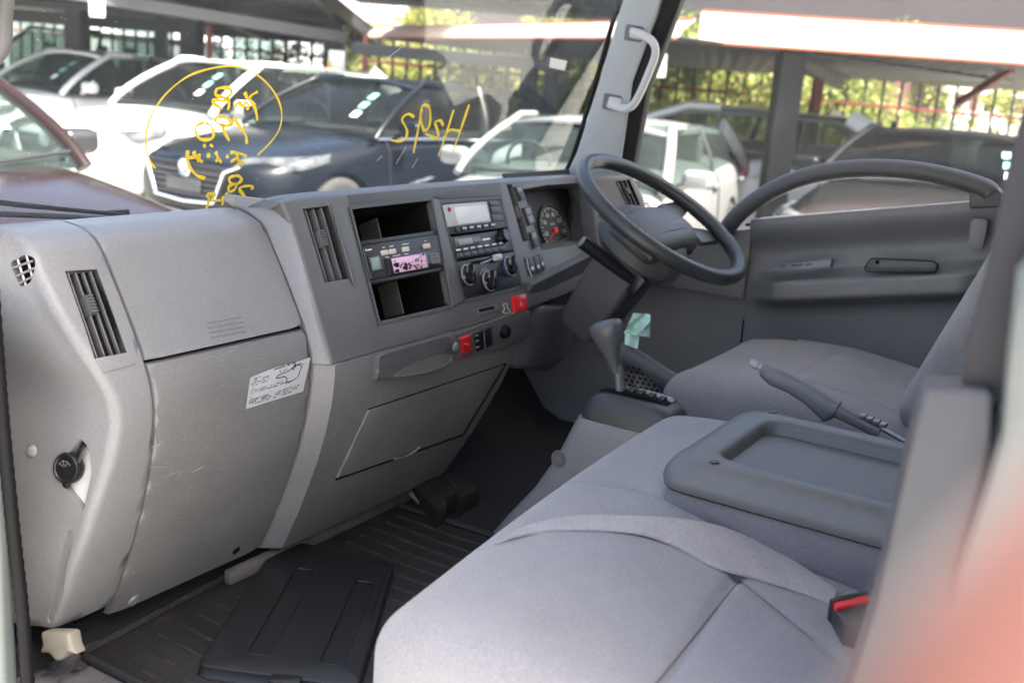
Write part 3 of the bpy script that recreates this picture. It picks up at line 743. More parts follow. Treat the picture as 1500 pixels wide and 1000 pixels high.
# --- hazard switch, key symbol, card slot under the heater
g = G(); g.prism(fq([(752, 434), (771, 430), (775, 453), (755, 458)], .007), -FN*.02, bev=.002); hz = g.build('hazard_switch', REDP, dash)
hc = FP.at(764, 446, .0074); g = G(); tri = [hc+(xd*math.cos(R(a))+yd*math.sin(R(a)))*.0065 for a in (90, 210, 330)]
for k in range(3): g.tube([tri[k], tri[(k+1) % 3]], .0006, 5)
g.build('triangle_mark', mat('pink_print', (.8, .45, .45), .5), hz)
g = G(); g.prism(fq([(699, 452), (727, 446), (731, 455), (702, 462)], .002), -FN*.004, bev=.0008); cs_ = g.build('card_slot', FASC, dash)
g = G(); g.prism(fq([(701, 453), (723, 448), (725, 452), (703, 457)], .0026), -FN*.002); g.build('slot_mouth', VOID, cs_)
g = G(); g.tube(smooth_path(fq([(737, 446), (742, 445), (744, 452), (748, 456), (741, 459), (737, 457), (739, 452)], .0015), 3, True), .0012, 5, True); g.build('lighter_symbol', mat('beige_print', (.45, .42, .36), .5), dash)

# --- lower right dash panel with storage bin, pull, switch row
def K(px, py, off=0): return dash_at(px, py, .033+off)
P = []
for y, z in prof(.045, .4385, 30):
    f = (z-.045)/(.4385-.045)
    xr = 1.075+f*.145; zt = .4375-.115*0
    row = [(.5225, y-.002, z), (.533, y-.018, z), (.5445, y-.033, z)]
    for x in np.linspace(.56, xr, 12): row.append((x, y-.033, z))
    P.append(row)
g = G(); g.solid(P, (0, .03, 0), bev=.005); kn = g.build('knee_panel', DASHW, dash, ang=20)
def kquad(pts, off, dep, bev=.001, rad=0):
    q = [K(*p, off) for p in pts]
    if rad: q = round_poly(q, rad)
    n = (q[1]-q[0]).cross(q[-1]-q[0]).normalized()
    n = V((0, -1, -.15)).normalized()
    g = G(); g.prism(q, -n*dep, bev=bev); return g
def kdense(pts, off=.0): # dense outline following the curved surface
    out = []
    for i, p in enumerate(pts):
        q = pts[(i+1) % len(pts)]
        for k in range(6): out.append(K(p[0]+(q[0]-p[0])*k/6, p[1]+(q[1]-p[1])*k/6, off))
    return out
def kgrid(q, off, nu=10, nv=12):
    return [[K(*bil(q, u, v), off) for u in np.linspace(0, 1, nu)] for v in np.linspace(0, 1, nv)]
binq = [(541, 601), (739, 535), (676, 636), (495, 700)]
g = G(); g.solid(kgrid(binq, .006), (0, .005, 0), bev=.003); bl = g.build('bin_lid', DASHW, kn)
g = G(); g.tube(kdense([(539, 600), (741, 533), (678, 637), (492, 702)], .001), .0022, 6, True); g.build('lid_gap', VOID, kn)
nt_ = [(578, 672), (600, 660), (614, 654), (608, 660), (590, 669)]
g = G(); g.tube(smooth_path([K(577, 672, .007), K(592, 669, .007), (K(606, 662, .007)), K(615, 654, .007)], 4), .0022, 6); g.build('finger_notch', DASH, bl)
hq_ = [(556, 521), (664, 489), (650, 536), (553, 557)]
g = G(); g.solid(kgrid(hq_, .014), (0, .02, 0), bev=.006); ht = g.build('ashtray_pull', FASC, kn)
g = G(); sc_ = smooth_path([K(578, 551, .0155), K(600, 536, .0155), K(630, 524, .0155), K(660, 519, .0155), K(652, 535, .0155), K(620, 546, .0155)], 4, True)
t = bmesh.new(); t.faces.new([t.verts.new(p) for p in sc_]); g.add(t); g.tube(sc_, .0008, 5, True); g.build('finger_scoop', mat('scoop_grey', (.165, .16, .16), .45), ht)
g = G()
for (cx_, cy_, sx_, sy_, n_) in ((560, 590, 40, 22, 34), (510, 630, 30, 30, 16), (600, 640, 50, 30, 12), (500, 720, 40, 40, 10)):
    for _ in range(n_):
        x_, y_ = cx_+rng.normal(0, sx_*.5), cy_+rng.normal(0, sy_*.5); a_ = rng.uniform(-1.2, .4); l_ = rng.uniform(1.5, 8); o_ = .0067 if (y_ > 601-(x_-541)*.333 and y_ < 700-(x_-495)*.354 and x_ > 541-(y_-601)*.46 and x_ < 676) else .0002
        g.tube([K(x_, y_, o_), K(x_+l_*math.cos(a_), y_+l_*math.sin(a_), o_)], [.00035, .00012], 4)
g.build('scratches', mat('scratch_pale', (.36, .35, .335), .6), kn, kind='stuff')
swq = [(668, 490), (770, 452), (786, 486), (742, 512), (662, 530)]
g = G(); g.prism([K(x, y, .004) for x, y in swq], (0, .03, 0), bev=.003); swp = g.build('switch_plate', FASC, dash)
KS = V((0, -1, -.05)).normalized()
def kp(pts, off, dep=.012, bev=.001): 
    g = G(); g.prism([K(x, y, off) for x, y in pts], -KS*dep, bev=bev); return g
kp([(672, 497), (692, 489), (695, 516), (676, 524)], .008).build('guarded_switch', mat('clear_guard', (.20, .08, .08), .2), swp)
kp([(677, 496), (689, 491), (691, 512), (679, 517)], .012, bev=.0015).build('red_switch_cap', REDP, swp)
g = G(); gq = [(677, 504), (689, 500)]
g.tube([K(681, 503, .0126), K(686, 505, .0126)], .0009, 5); g.build('switch_mark', mat('pink_print', (.8, .45, .45), .5), swp)
kp([(696, 489), (720, 479), (722, 506), (699, 515)], .007).build('switch_block', BLK, swp)
g = G(); g.tube([K(709, 485, .0076), K(711, 510, .0076)], .0005, 4)
for y in (492, 500, 509): g.tube([K(696+(y-489)*.1, y, .0076), K(700+(y-489)*.1, y-1.5, .0076)], .0012, 5)
g.build('switch_marks', mat('dim_print', (.4, .4, .4), .5), swp)
p = K(738, 485, .004); g = G(); g.lathe([(0, .012), (.010, .013), (.0125, .011), (.0125, .004), (.0155, .004), (.0155, 0), (0, 0)], p, KS, 24); g.build('lighter_knob', GLOSSB, swp)
p = K(667, 508, .008); g = G(); g.lathe([(0, .005), (.008, .004), (.011, 0), (0, -.004)], p, KS, 18); g.build('round_button', mat('button_grey', (.2, .2, .2), .4), swp)
# knee bolster beside the steering column
P = []
for py_, xl, xr_ in ((449, 778, 834), (462, 770, 838), (480, 760, 840), (500, 752, 838), (518, 748, 832), (532, 746, 822), (543, 752, 806)):
    row = []
    for u in np.linspace(0, 1, 8):
        px = xl+(xr_-xl)*u
        p = K(px, py_-(6 if py_ < 460 else 0), .0); zz = p.z
        y = 1.235-.035*math.sin(math.pi*min(1, max(0, u*.9+.1)))
        q = on(px, py_, 'y', y); row.append(q)
    P.append(row)
g = G(); g.solid(P, (0, .06, .01), bev=.015, seg=4); g.build('knee_bolster', DARK, dash, ang=70)
# dark panel below the switches, right of the column
g = G(); g.prism([(1.23, 1.20, .50), (1.72, 1.22, .56), (1.72, 1.27, .36), (1.23, 1.29, .34)], (0, .04, 0), bev=.01); g.build('column_surround', DARK, dash)

# ================================================================ STEERING COLUMN AND WHEEL
WC = V((1.40, .976, .672)); TI = R(31)
e1 = V((1, 0, 0)); e2 = V((0, math.cos(TI), math.sin(TI))); e3 = V((0, -math.sin(TI), math.cos(TI)))
colm = thing('steering_column', 'dark grey steering column shroud with a black control stalk, under the wheel', 'steering column', WC-e3*.3)
g = G(); g.lathe([(.055, -.015), (.085, -.03), (.112, -.06), (.112, -.10), (.09, -.125), (0, -.125)], WC, e3, 32); g.build('collar', DARK, colm)
def cb(a, b, c): return WC+e1*a+e2*b+e3*c
g = G()
prof_c = [(-.080, -.058), (.068, -.058), (.068, .056), (-.080, .056)]
sec = []
for t_, sx, sy in ((-.085, .80, .8), (-.10, 1, 1), (-.20, 1.0, 1.06), (-.33, .74, .90), (-.345, .62, .75)):
    base = round_poly([V((a*sx, b*sy, 0)) for a, b in prof_c], .018, 4)
    sec.append([cb(q.x, q.y, t_) for q in base])
t = bmesh.new(); vs = [[t.verts.new(p) for p in r_] for r_ in sec]
for i in range(len(vs)-1):
    for j in range(len(vs[0])): k = (j+1) % len(vs[0]); t.faces.new((vs[i][j], vs[i][k], vs[i+1][k], vs[i+1][j]))
t.faces.new(vs[0]); t.faces.new(vs[-1]); g.add(t); shr = g.build('shroud', DARK, colm)
g = G(); g.box(cb(-.066, -.068, -.135), (.034, .024, .05), rot=Matrix((e1, e2, e3)).transposed(), bev=.004); g.build('stalk_slot', BLK, colm)
tip = on(853, 354, 'x', 1.235); b0 = cb(-.07, -.060, -.135)
g = G(); pth = smooth_path([b0, b0.lerp(tip, .12), b0.lerp(tip, .5), b0.lerp(tip, .96), tip], 4)
rad = [float(np.interp(i/(len(pth)-1), [0, .15, .4, .8, .97, 1], [.008, .011, .014, .0165, .0165, .014])) for i in range(len(pth))]
g.tube(pth, rad, 16); st = g.build('control_stalk', BLK, colm)
dv = (tip-b0).normalized(); g = G(); g.lathe([(.0135, .0), (.0125, .002), (.009, .003), (0, .003)], tip, dv, 20); g.build('stalk_end_cap', mat('cap_sheen', (.16, .165, .17), .3), st)

whl = thing('steering_wheel', 'worn black four hand steering wheel with ribbed inner rim and airbag pad', 'steering wheel', WC)
whl['label'] = 'worn dark grey steering wheel with finger ridges inside its rim'
RW = .2125
t = bmesh.new(); N1, N2 = 160, 16; rings = []
for i in range(N1):
    a = 2*math.pi*i/N1; c = e1*math.cos(a)+e2*math.sin(a); ring = []
    for k in range(N2):
        b = 2*math.pi*k/N2; rx, rz = .0165, .0175
        inn = max(0, -math.cos(b)); und = max(0, math.sin(-b))
        rip = .0016*math.sin(i*2*math.pi*72/N1*.5*2)*max(inn, und*.6)
        rr_ = RW + math.cos(b)*(rx+rip); ring.append(t.verts.new(WC+c*rr_+e3*(math.sin(b)*(rz+rip))))
    rings.append(ring)
for i in range(N1):
    A, B = rings[i], rings[(i+1) % N1]
    for k in range(N2): t.faces.new((A[k], A[(k+1) % N2], B[(k+1) % N2], B[k]))
g = G(); g.add(t); g.build('rim', mat('worn_leather_black', (.035, .038, .04), .36, bump=.12, bscale=500, var=.25, vscale=9), whl, ang=80)
# pad: rounded slab, wide along X
def padz(u, v): return .004-.020*(abs(u)**2.4)-.012*abs(v)**2
def pad_fn(p):
    k = 1-.22*min(1, abs(p.y)/.068)**2
    x, y, z = p.x*k, p.y-.012, p.z
    z += padz(p.x/.15, p.y/.068)-.026
    return e1*x+e2*y+e3*z
g = G(); g.rbox(WC, (.15, .068, .026), .022, (22, 12, 3), pad_fn); pad = g.build('airbag_pad', mat('pad_grey', (.06, .058, .06), .5, bump=.15, bscale=700), whl, ang=180)
g = G(); g.tube([WC+e1*(.095*u)+e2*(-.046)+e3*(padz(u*.74, -.5)+.0003) for u in np.linspace(-1, 1, 16)], .0008, 5); g.build('pad_seam', VOID, pad)
g = G(); text_mesh(g, 'SRS AIRBAG', WC+e1*.035+e2*(-.028)+e3*.0042, e1, e2, .013, depth=.0008); g.build('lettering', mat('dim_print2', (.16, .16, .165), .4), pad)
for sx in (-1, 1):
    for sy, nm in ((-.55, 0), (.28, 1)):
        P = []
        for u in np.linspace(0, 1, 8):
            x = sx*(.105+(.203-.105)*u); y0 = sy*.10*(1+u*.35)
            if x*x+y0*y0 > .208**2: x = sx*math.sqrt(.208**2-y0*y0)
            hw = .030-.010*u
            P.append([WC+e1*x+e2*(y0+hw*v)+e3*(-.014-.003*(1-u)+.002*(1-v*v)) for v in (-1, -.5, 0, .5, 1)])
        g = G(); g.solid(P, -e3*.012, bev=.004); g.build('spoke', mat('spoke_grey', (.05, .05, .053), .4), whl)
g = G(); g.lathe([(0, -.05), (.055, -.05), (.06, -.02), (0, -.02)], WC, e3, 24); g.build('hub', BLK, whl)

# ================================================================ SHIFT CONSOLE
shc = thing('shift_console', 'grey floor console carrying the automatic gear lever, right of the bench seat', 'gear console', (1.02, .85, 0))
secs = [(0.0, (.925, 1.15), (.66, 1.10)), (.06, (.925, 1.14), (.66, 1.06)), (.14, (.927, 1.11), (.67, 1.0)), (.22, (.928, 1.08), (.69, .955)), (.30, (.928, 1.06), (.705, .922)), (.316, (.932, 1.055), (.71, .915))]
P = []
for z, (xa, xb), (ya, yb) in secs: P.append([tuple(q) for q in round_poly([V((xa, yb, z)), V((xb, yb, z)), V((xb, ya, z)), V((xa, ya, z))], .035, 5)])
t = bmesh.new(); vs = [[t.verts.new(p) for p in r_] for r_ in P]
for i in range(len(vs)-1):
    for j in range(len(vs[0])): k = (j+1) % len(vs[0]); t.faces.new((vs[i][j], vs[i][k], vs[i+1][k], vs[i+1][j]))
t.faces.new(vs[-1]); t.faces.new(vs[0][::-1])
g = G(); g.add(t); g.build('console_body', CONS, shc, ang=60)
P = []
for z, ins in ((.305, 0), (.335, .001), (.350, .006), (.359, .014), (.362, .026)):
    zz = lambda y: z+.010*math.sin((y-.71)/.20*math.pi)
    pts = round_poly([V((.934+ins, .910-ins*1.4, 0)), V((1.050-ins, .910-ins*1.4, 0)), V((1.050-ins, .715+ins, 0)), V((.934+ins, .715+ins, 0))], .03, 6)
    P.append([(q.x, q.y, zz(q.y) if z > .33 else z) for q in pts])
t = bmesh.new(); vs = [[t.verts.new(p) for p in r_] for r_ in P]
for i in range(len(vs)-1):
    for j in range(len(vs[0])): k = (j+1) % len(vs[0]); t.faces.new((vs[i][j], vs[i][k], vs[i+1][k], vs[i+1][j]))
t.faces.new(vs[-1]); g = G(); g.add(t); gh = g.build('gate_housing', mat('gate_grey', (.034, .035, .037), .4, bump=.1, bscale=800), shc, ang=60)
gz = lambda y: .3635+.010*math.sin((y-.71)/.20*math.pi)
P = [[(x, y, gz(y)+.001) for x in (1.003, 1.012, 1.022, 1.028)] for y in np.linspace(.742, .87, 14)]
g = G(); g.solid(P, (0, 0, -.006), bev=.002); gi = g.build('gear_indicator', mat('indicator_lens', (.10, .10, .105), .18), shc)
P = [[(x, y, gz(y)+.0012) for x in (.978, .999)] for y in np.linspace(.742, .885, 14)]
g = G(); g.solid(P, (0, 0, -.006)); g.build('gate_slot', VOID, shc)
g = G()
for y in (.760, .783, .806, .826): g.box((.998, y, gz(y)+.002), (.018, .012, .008), bev=.001)
g.build('gate_teeth', BLK, shc)
g = G()
for i, s_ in enumerate('PRND'): text_mesh(g, s_, (1.015, .845-.030*i, gz(.845-.030*i)+.0022), (0, -1, 0), (1, 0, 0), .014)
g.build('gear_letters', SILV, gi)
g = G(); g.box((1.06, .66, .27), (.08, .06, .07), bev=.015); g.build('boot', mat('boot_grey', (.2, .2, .21), .6), shc)
k0 = V((.988, .845, .36)); k1 = on(905, 535, 'x', .985); k2 = on(886, 473, 'x', .975)
g = G(); ax_ = [k0, k0.lerp(k1, .5), k1]
g.tube(ax_, [.0085, .0085, .0095], 12); lv = g.build('lever_shaft', mat('shaft_grey', (.13, .13, .135), .35), shc)
d = (k2-k1).normalized(); sdx = V((0, 1, 0)) - d*d.y; sdx.normalize()
# knob: T-ish grip widened toward the top
kb = on(903, 545, 'x', .985)
stn = [(0, .010, .010), (.25, .013, .013), (.50, .019, .021), (.72, .024, .030), (.88, .026, .034), (.96, .023, .031), (1.0, .013, .02)]
top = k2 + d*.004; sec = []
sb = d.cross(sdx).normalized()
for u, a, b in stn:
    c_ = kb.lerp(top, u); sec.append([c_+sb*(a*math.copysign(abs(math.cos(q))**.75, math.cos(q)))+sdx*(b*math.copysign(abs(math.sin(q))**.75, math.sin(q))) for q in np.linspace(0, 2*math.pi, 20, endpoint=False)])
t = bmesh.new(); vs = [[t.verts.new(p) for p in r_] for r_ in sec]
for i in range(len(vs)-1):
    for j in range(20): k = (j+1) % 20; t.faces.new((vs[i][j], vs[i][k], vs[i+1][k], vs[i+1][j]))
t.faces.new(vs[-1]); t.faces.new(vs[0]); g = G(); g.add(t); kb_ = g.build('gear_knob', mat('knob_grey', (.075, .077, .082), .38, bump=.08, bscale=700), shc, ang=70)
# screw recesses on the console side
CPL = Plane((.927, .9, .2), (-1, 0, .05))
p = CPL.at(818, 672, .0); g = G(); g.lathe([(.012, .0004), (.016, .0009), (.018, -.002), (0, -.003)], p, CPL.n, 18); r_ = g.build('screw_recess', mat('recess_grey', (.09, .092, .098), .5), shc)
g = G(); g.lathe([(0, .0008), (.005, .0008), (.006, 0), (0, 0)], p, CPL.n, 12); g.build('screw', mat('screw_steel', (.12, .12, .12), .4), r_)

# perforated speaker panel and duct on the driver side of the console
g = G(); SPK = Plane((1.20, .86, .28), (-.35, -.55, .75))
q = SPK.poly([(930, 545), (1010, 560), (1000, 640), (925, 620)])
g.prism(q, -SPK.n*.02, bev=.004); sp = g.build('speaker_panel', DARK); tag(sp, 'dark perforated speaker panel on the floor behind the gear lever', 'speaker')
ux = (SPK.at(980, 580)-SPK.at(970, 578)).normalized(); uy = SPK.n.cross(ux)
c0 = SPK.at(968, 580, .0006); g = G()
for i in range(-6, 7):
    for j in range(-5, 6):
        p = c0+ux*(i*.0135+(j % 2)*.0067)+uy*(j*.0125)
        t = bmesh.new(); t.faces.new([t.verts.new(p+ux*.0042*math.cos(a)+uy*.0042*math.sin(a)) for a in np.linspace(0, 2*math.pi, 8, endpoint=False)]); g.add(t)
g.build('speaker_holes', VOID, sp, kind='stuff')
g = G(); g.tube([on(885, 505, 'x', 1.30), on(930, 528, 'x', 1.28), on(1020, 585, 'x', 1.26)], .035, 14, flat=.7); o = g.build('heater_duct', DARK, ang=70); tag(o, 'rounded dark grey duct lying above the perforated speaker panel', 'duct')

# ================================================================ SEATS
bench = thing('bench_seat', 'light grey fabric passenger bench seat with stitched cushion', 'bench seat', (.46, .35, .18))
BX0, BX1 = -.03, .945
_s = lambda *q: V(on(q[0], q[1], 'z', q[2])[:2])
SEAMS = [(_s(1083, 850, .368), _s(960, 1005, .372), .008), (_s(1083, 850, .368), _s(1230, 960, .36), .004), (_s(1040, 756, .368), _s(1047, 790, .368), .006), (_s(1083, 850, .368), _s(925, 800, .38), .004)]
def bench_fn(p):
    x = p.x+.4575; f = (p.y+.34)/.68          # 0 rear .. 1 front
    top = (p.z+.085)/.17
    z = p.z; y = p.y
    y += max(0, f-.5)*2*(.0+.075*(x/.92))*1.0
    if top > .5:
        z += .020*math.sin(math.pi*max(0, min(1, f)))*1.0
        z += .012*math.sin(math.pi*max(0, min(1, x/.92)))
        z -= .045*max(0, .45-f)*1.2 + .045*sst(.80, .45, f)
        z += -.02*max(0, f-.86)*4*.5
        # centre-panel seams
        for (xa, xb) in ((.30, .335),):
            pass
        dseam = abs(x-(.455+.00*f)); z -= .006*math.exp(-(dseam/.006)**2)
        if x < .455 and f < .52:
            z -= .007*math.exp(-((f-.52+.0)/.02)**2)*0
        ds = abs(f-(.40+.10*(x)))
        for (A_, B_, dpt) in SEAMS:
            ab = B_-A_; ap_ = V((p.x+.4575-A_.x, p.y+.32-A_.y)); u_ = max(0, min(1, ap_.dot(ab)/ab.length_squared)); dd_ = (ap_-ab*u_).length
            z -= dpt*math.exp(-(dd_/.007)**2)
    return V((p.x, y, z))
g = G(); g.rbox((.4575, .32, .295), (.4875, .345, .085), .055, (150, 110, 4), bench_fn); cush = g.build('cushion', FAB, bench, ang=180)
def bench_top(px, py, off=0, z0=.37):
    return None
from mathutils.bvhtree import BVHTree
bench_bvh = BVHTree.FromPolygons([v.co for v in cush.data.vertices], [tuple(p.vertices) for p in cush.data.polygons])
def hit(bvh, px, py, off=0):
    d = ray(px, py).normalized(); h = bvh.ray_cast(CAMLOC, d)
    if h[0] is None: return None
    n = h[1] if h[1].dot(d) < 0 else -h[1]
    return h[0]+n*off
for pl_ in ([(1083, 850), (1052, 888), (1020, 928), (985, 972), (955, 1008)], [(1040, 757), (1042, 770), (1047, 790)], [(1083, 850), (1140, 895), (1200, 945)]):
    q_ = []
    for a_, b_ in zip(pl_, pl_[1:]):
        for k_ in range(6): q_.append(hit(bench_bvh, a_[0]+(b_[0]-a_[0])*k_/6, a_[1]+(b_[1]-a_[1])*k_/6, -.0002))
    g = G(); g.tube([p_ for p_ in q_ if p_ is not None], .0013, 6); g.build('seam', SEAM, cush)
g = G(); g.box((.455, .34, .20), (.93, .60, .06), bev=.01); g.build('seat_frame', BLK, bench)
# backrest of the outer seat (behind the pillar)
g = G(); rot = Matrix.Rotation(R(14), 3, 'X'); g.rbox((0, 0, 0), (.215, .05, .30), .04, (8, 6, 10))
for v in g.bm.verts: v.co = rot @ v.co + V((.215, -.045, .64))
g.build('backrest', FAB, bench, ang=80)
# folded middle backrest forming a tray
tray = thing('folded_middle_backrest', 'folded middle seat back with a grey plastic tray, lying on the bench', 'seat tray', (.60, .30, .38))
TX0, TX1, TY0, TY1, TZ = .435, .775, .02, .525, .470
def trounds(ins, z, r=.05): return [(q.x, q.y, z(q) if callable(z) else z) for q in round_poly([V((TX0+ins, TY1-ins, 0)), V((TX1-ins, TY1-ins, 0)), V((TX1-ins, TY0+ins, 0)), V((TX0+ins, TY0+ins, 0))], r, 8)]
def loft(g, P, cap0=True, cap1=True):
    t = bmesh.new(); vs = [[t.verts.new(p) for p in r_] for r_ in P]
    for i in range(len(vs)-1):
        for j in range(len(vs[0])): k = (j+1) % len(vs[0]); t.faces.new((vs[i][j], vs[i][k], vs[i+1][k], vs[i+1][j]))
    if cap0: t.faces.new(vs[0][::-1])
    if cap1: t.faces.new(vs[-1])
    return g.add(t)
g = G(); loft(g, [trounds(.018, .335), trounds(.004, .345), trounds(.0, .36), trounds(.0, .40), trounds(.003, .425)]); g.build('padded_base', FABT, tray, ang=60)
P = [trounds(.006, .424), trounds(-.002, .426), trounds(-.004, .435), trounds(-.002, .447), trounds(.006, .459), trounds(.016, .467), trounds(.028, .470), trounds(.050, .469), trounds(.058, .466, .035), trounds(.062, .460, .032), trounds(.066, .4495, .03)]
g = G(); loft(g, P, False, False); g.build('rim', TRAY, tray, ang=60)
g = G(); loft(g, [trounds(.064, .4492, .03), trounds(.066, .4490, .03)], False, True); g.build('tray_floor', mat('tray_floor_plastic', (.10, .105, .11), .5, bump=.3, bscale=500, var=.12, vscale=9), tray)
for (x, y) in ((.462, .455), (.75, .47)):
    g = G(); g.lathe([(0, .0005), (.004, .0008), (.0062, .0012), (.0075, .0), (0, -.002)], (x, y, .470), (0, 0, 1), 14); g.build('screw', BLK, tray)
g = G(); g.tube([(q[0], q[1], q[2]) for q in trounds(-.001, .4255)], .0016, 5, True); g.build('rim_gap', VOID, tray)

# seat belt webbing across the bench, and buckle
def ribbon(path_a, path_b, thick=.0014):
    A = smooth_path(path_a, 8); B = smooth_path(path_b, 8); P = []
    for a, b in zip(A, B): P.append([a.lerp(b, u) for u in np.linspace(0, 1, 5)])
    return P
def bt(px, py, off): 
    h = hit(bench_bvh, px, py, off)
    return h if h is not None else on(px, py, 'z', .36)
e_far = [(742, 785, .002), (800, 768, .006), (858, 761, .007), (930, 765, .010), (990, 771, .013), (1055, 781, .011), (1120, 806, .008), (1180, 838, .006), (1222, 868, .006)]
e_near = [(728, 797, .002), (790, 781, .003), (850, 778, .004), (930, 785, .006), (985, 800, .004), (1045, 832, .004), (1110, 850, .004), (1180, 872, .004), (1222, 891, .004)]
A = [bt(x, y, o) for x, y, o in e_far]; B = [bt(x, y, o) for x, y, o in e_near]
A.insert(0, A[0]+V((-.05, .06, -.06))); B.insert(0, B[0]+V((-.05, .06, -.06)))
g = G(); g.solid(ribbon(A, B), (0, 0, -.0030)); o = g.build('seat_belt', WEB, ang=70); tag(o, 'light grey seat belt webbing draped and twisted across the bench cushion', 'seat belt')
# twist fold edge
fa = [(940, 786), (975, 780), (1010, 770), (1045, 777)]
bk = thing('belt_buckle', 'black seat belt buckle with a red release button, at the rear of the bench', 'belt buckle', bt(1250, 890, 0))
zb = bt(1250, 893, 0).z
q = [on(*p, 'z', zb+.022) for p in [(1219, 886), (1277, 878), (1292, 900), (1288, 925), (1238, 915)]]
g = G(); g.prism(q, (.0, 0, -.04), bev=.004, seg=3); g.build('buckle_body', mat('buckle_black', (.02, .022, .025), .35), bk)
q = [on(*p, 'z', zb+.026) for p in [(1219, 878), (1269, 867), (1275, 878), (1225, 889)]]
g = G(); g.prism(q, (0, 0, -.008), bev=.002); g.build('release_button', mat('release_red', (.75, .03, .05), .35), bk)
q = [on(*p, 'z', zb+.028) for p in [(1216, 876), (1269, 864), (1272, 868), (1220, 880)]]
g = G(); g.prism(q, (0, 0, -.03), bev=.001); g.build('buckle_slot_frame', mat('buckle_black', (.02, .022, .025), .35), bk)

# driver seat
drv = thing('driver_seat', 'grey fabric driver seat beyond the handbrake', 'driver seat', (1.42, .45, .2))
def drv_fn(p):
    f = (p.y+.27)/.54; u = p.x/.25
    z = p.z
    if p.z > 0:
        z += .012*math.sin(math.pi*max(0, min(1, f)))-.05*max(0, .5-f) - .03*max(0, f-.8)*2
        z += .016*abs(u)**3*(1 if f < .75 else .5)
        z -= .006*math.exp(-((abs(u)-.62)/.03)**2)*(1 if f < .55 else 0)
        z -= .006*math.exp(-((f-.55)/.018)**2)*(1 if abs(u) < .63 else 0)
    return V((p.x, p.y, z))
g = G(); g.rbox((1.42, .56, .298), (.255, .29, .085), .06, (60, 60, 4), drv_fn); g.build('cushion', FABD, drv, ang=180)
g = G(); rot = Matrix.Rotation(R(20), 3, 'X')
def back_fn(p):
    y = p.y + .045*abs(p.x/.25)**3*(1 if p.y > 0 else .3)
    x = p.x*(1-.12*sst(.05, .33, p.z))
    y -= .005*math.exp(-((abs(p.x/.25)-.6)/.035)**2)*(1 if p.y > 0 else 0)
    return V((x, y, p.z))
g.rbox((0, 0, 0), (.255, .06, .34), .055, (40, 4, 30), back_fn)
for v in g.bm.verts: v.co = rot @ v.co + V((1.42, .18, .66))
g.build('backrest', FABD, drv, ang=180)
g = G(); g.box((1.42, .50, .23), (.42, .44, .06), bev=.01); g.build('seat_base', BLK, drv)

# handbrake lever
hb = thing('handbrake', 'grey handbrake lever raised between the tray and the driver seat', 'handbrake', (.98, .35, .38))
h0, h1, h2, h3 = on(1104, 531, 'x', .97), on(1120, 541, 'x', .97), on(1228, 597, 'x', .97), on(1292, 626, 'x', .97)
ax_ = (h1-h2).normalized(); nn = V((0, 0, 1))-ax_*ax_.z; nn.normalize(); ss = ax_.cross(nn)
def grip(g, c0, c1, st_):
    P = []
    for u, a, b, dz in st_:
        c = c0.lerp(c1, u)+nn*dz
        P.append([c+ss*a*math.copysign(abs(math.cos(q))**.8, math.cos(q))+nn*b*math.copysign(abs(math.sin(q))**.8, math.sin(q)) for q in np.linspace(0, 2*math.pi, 18, endpoint=False)])
    loft(g, P)
g = G(); grip(g, h1, h2, [(-.03, .011, .010, 0), (0, .0145, .0145, 0), (.15, .0155, .018, -.003), (.4, .0155, .0165, -.001), (.62, .0155, .018, -.003), (.8, .016, .021, -.008), (.92, .016, .023, -.012), (1.0, .0155, .017, -.005)]); g.build('grip', mat('grip_grey', (.125, .13, .14), .42, bump=.12, bscale=700), hb, ang=70)
g = G(); g.lathe([(0, .028), (.0065, .027), (.0078, .024), (.0078, .012), (.0062, .011), (.0062, 0), (0, 0)], h1+ax_*.002, ax_, 16); g.build('release_button', mat('button_grey2', (.28, .29, .30), .35), hb)
g = G(); grip(g, h2.lerp(h1, .05), h3, [(0, .012, .013, -.006), (.5, .011, .011, -.008), (1, .010, .010, -.010)]); g.build('lever_arm', mat('arm_grey', (.11, .11, .115), .4), hb)
g = G(); 
for u in (.55, .7, .85, 1.0): 
    c = h2.lerp(h3, u)+nn*.006; g.box(c, (.016, .012, .008), bev=.002)
g.tube([h3, h3+V((.0, -.09, -.03))], .006, 8); g.build('ratchet', mat('dull_steel', (.25, .25, .25), .4, metal=.8), hb)

# ================================================================ FLOOR MAT, BLACK TRAY, FOOT REST, TISSUE
matt = thing('floor_mat', 'worn black ribbed rubber floor mat in front of the bench', 'floor mat', (.6, 1.1, 0))
g = G(); mo = [on(*p, 'z', .006) for p in [(135, 930), (200, 872), (380, 775), (540, 735), (690, 765), (900, 770)]]
g.prism([(.115, 1.34, .007), (.92, 1.40, .007), (.94, .72, .007), (.10, .72, .007)], (0, 0, -.007), bev=.003); g.build('mat_sheet', RUB, matt)
g = G(); g.tube([(.115, 1.33, .010), (.115, .74, .010)], .007, 8); g.tube([(.118, 1.34, .010), (.92, 1.40, .010)], .007, 8); g.tube([(.93, 1.39, .010), (.94, .74, .010)], .007, 8); g.build('mat_edge', RUB, matt)
rib = None
for k in range(18):
    x = .150+k*.0435
    if rib is None:
        g = G(); g.tube([(0, 1.30, .0065), (-.008, 1.15, .0065), (-.004, 1.0, .0065), (0, .74, .0065)], .0042, 6); rib = g.build('rib', RUB, matt); rib.location = (0, 0, 0); base_rib = rib; rib.location.x = x
    else:
        o = base_rib.copy(); COL.objects.link(o); o.parent = matt; o.matrix_parent_inverse = Matrix.Translation(-ORG[matt.name]); o.location.x = x
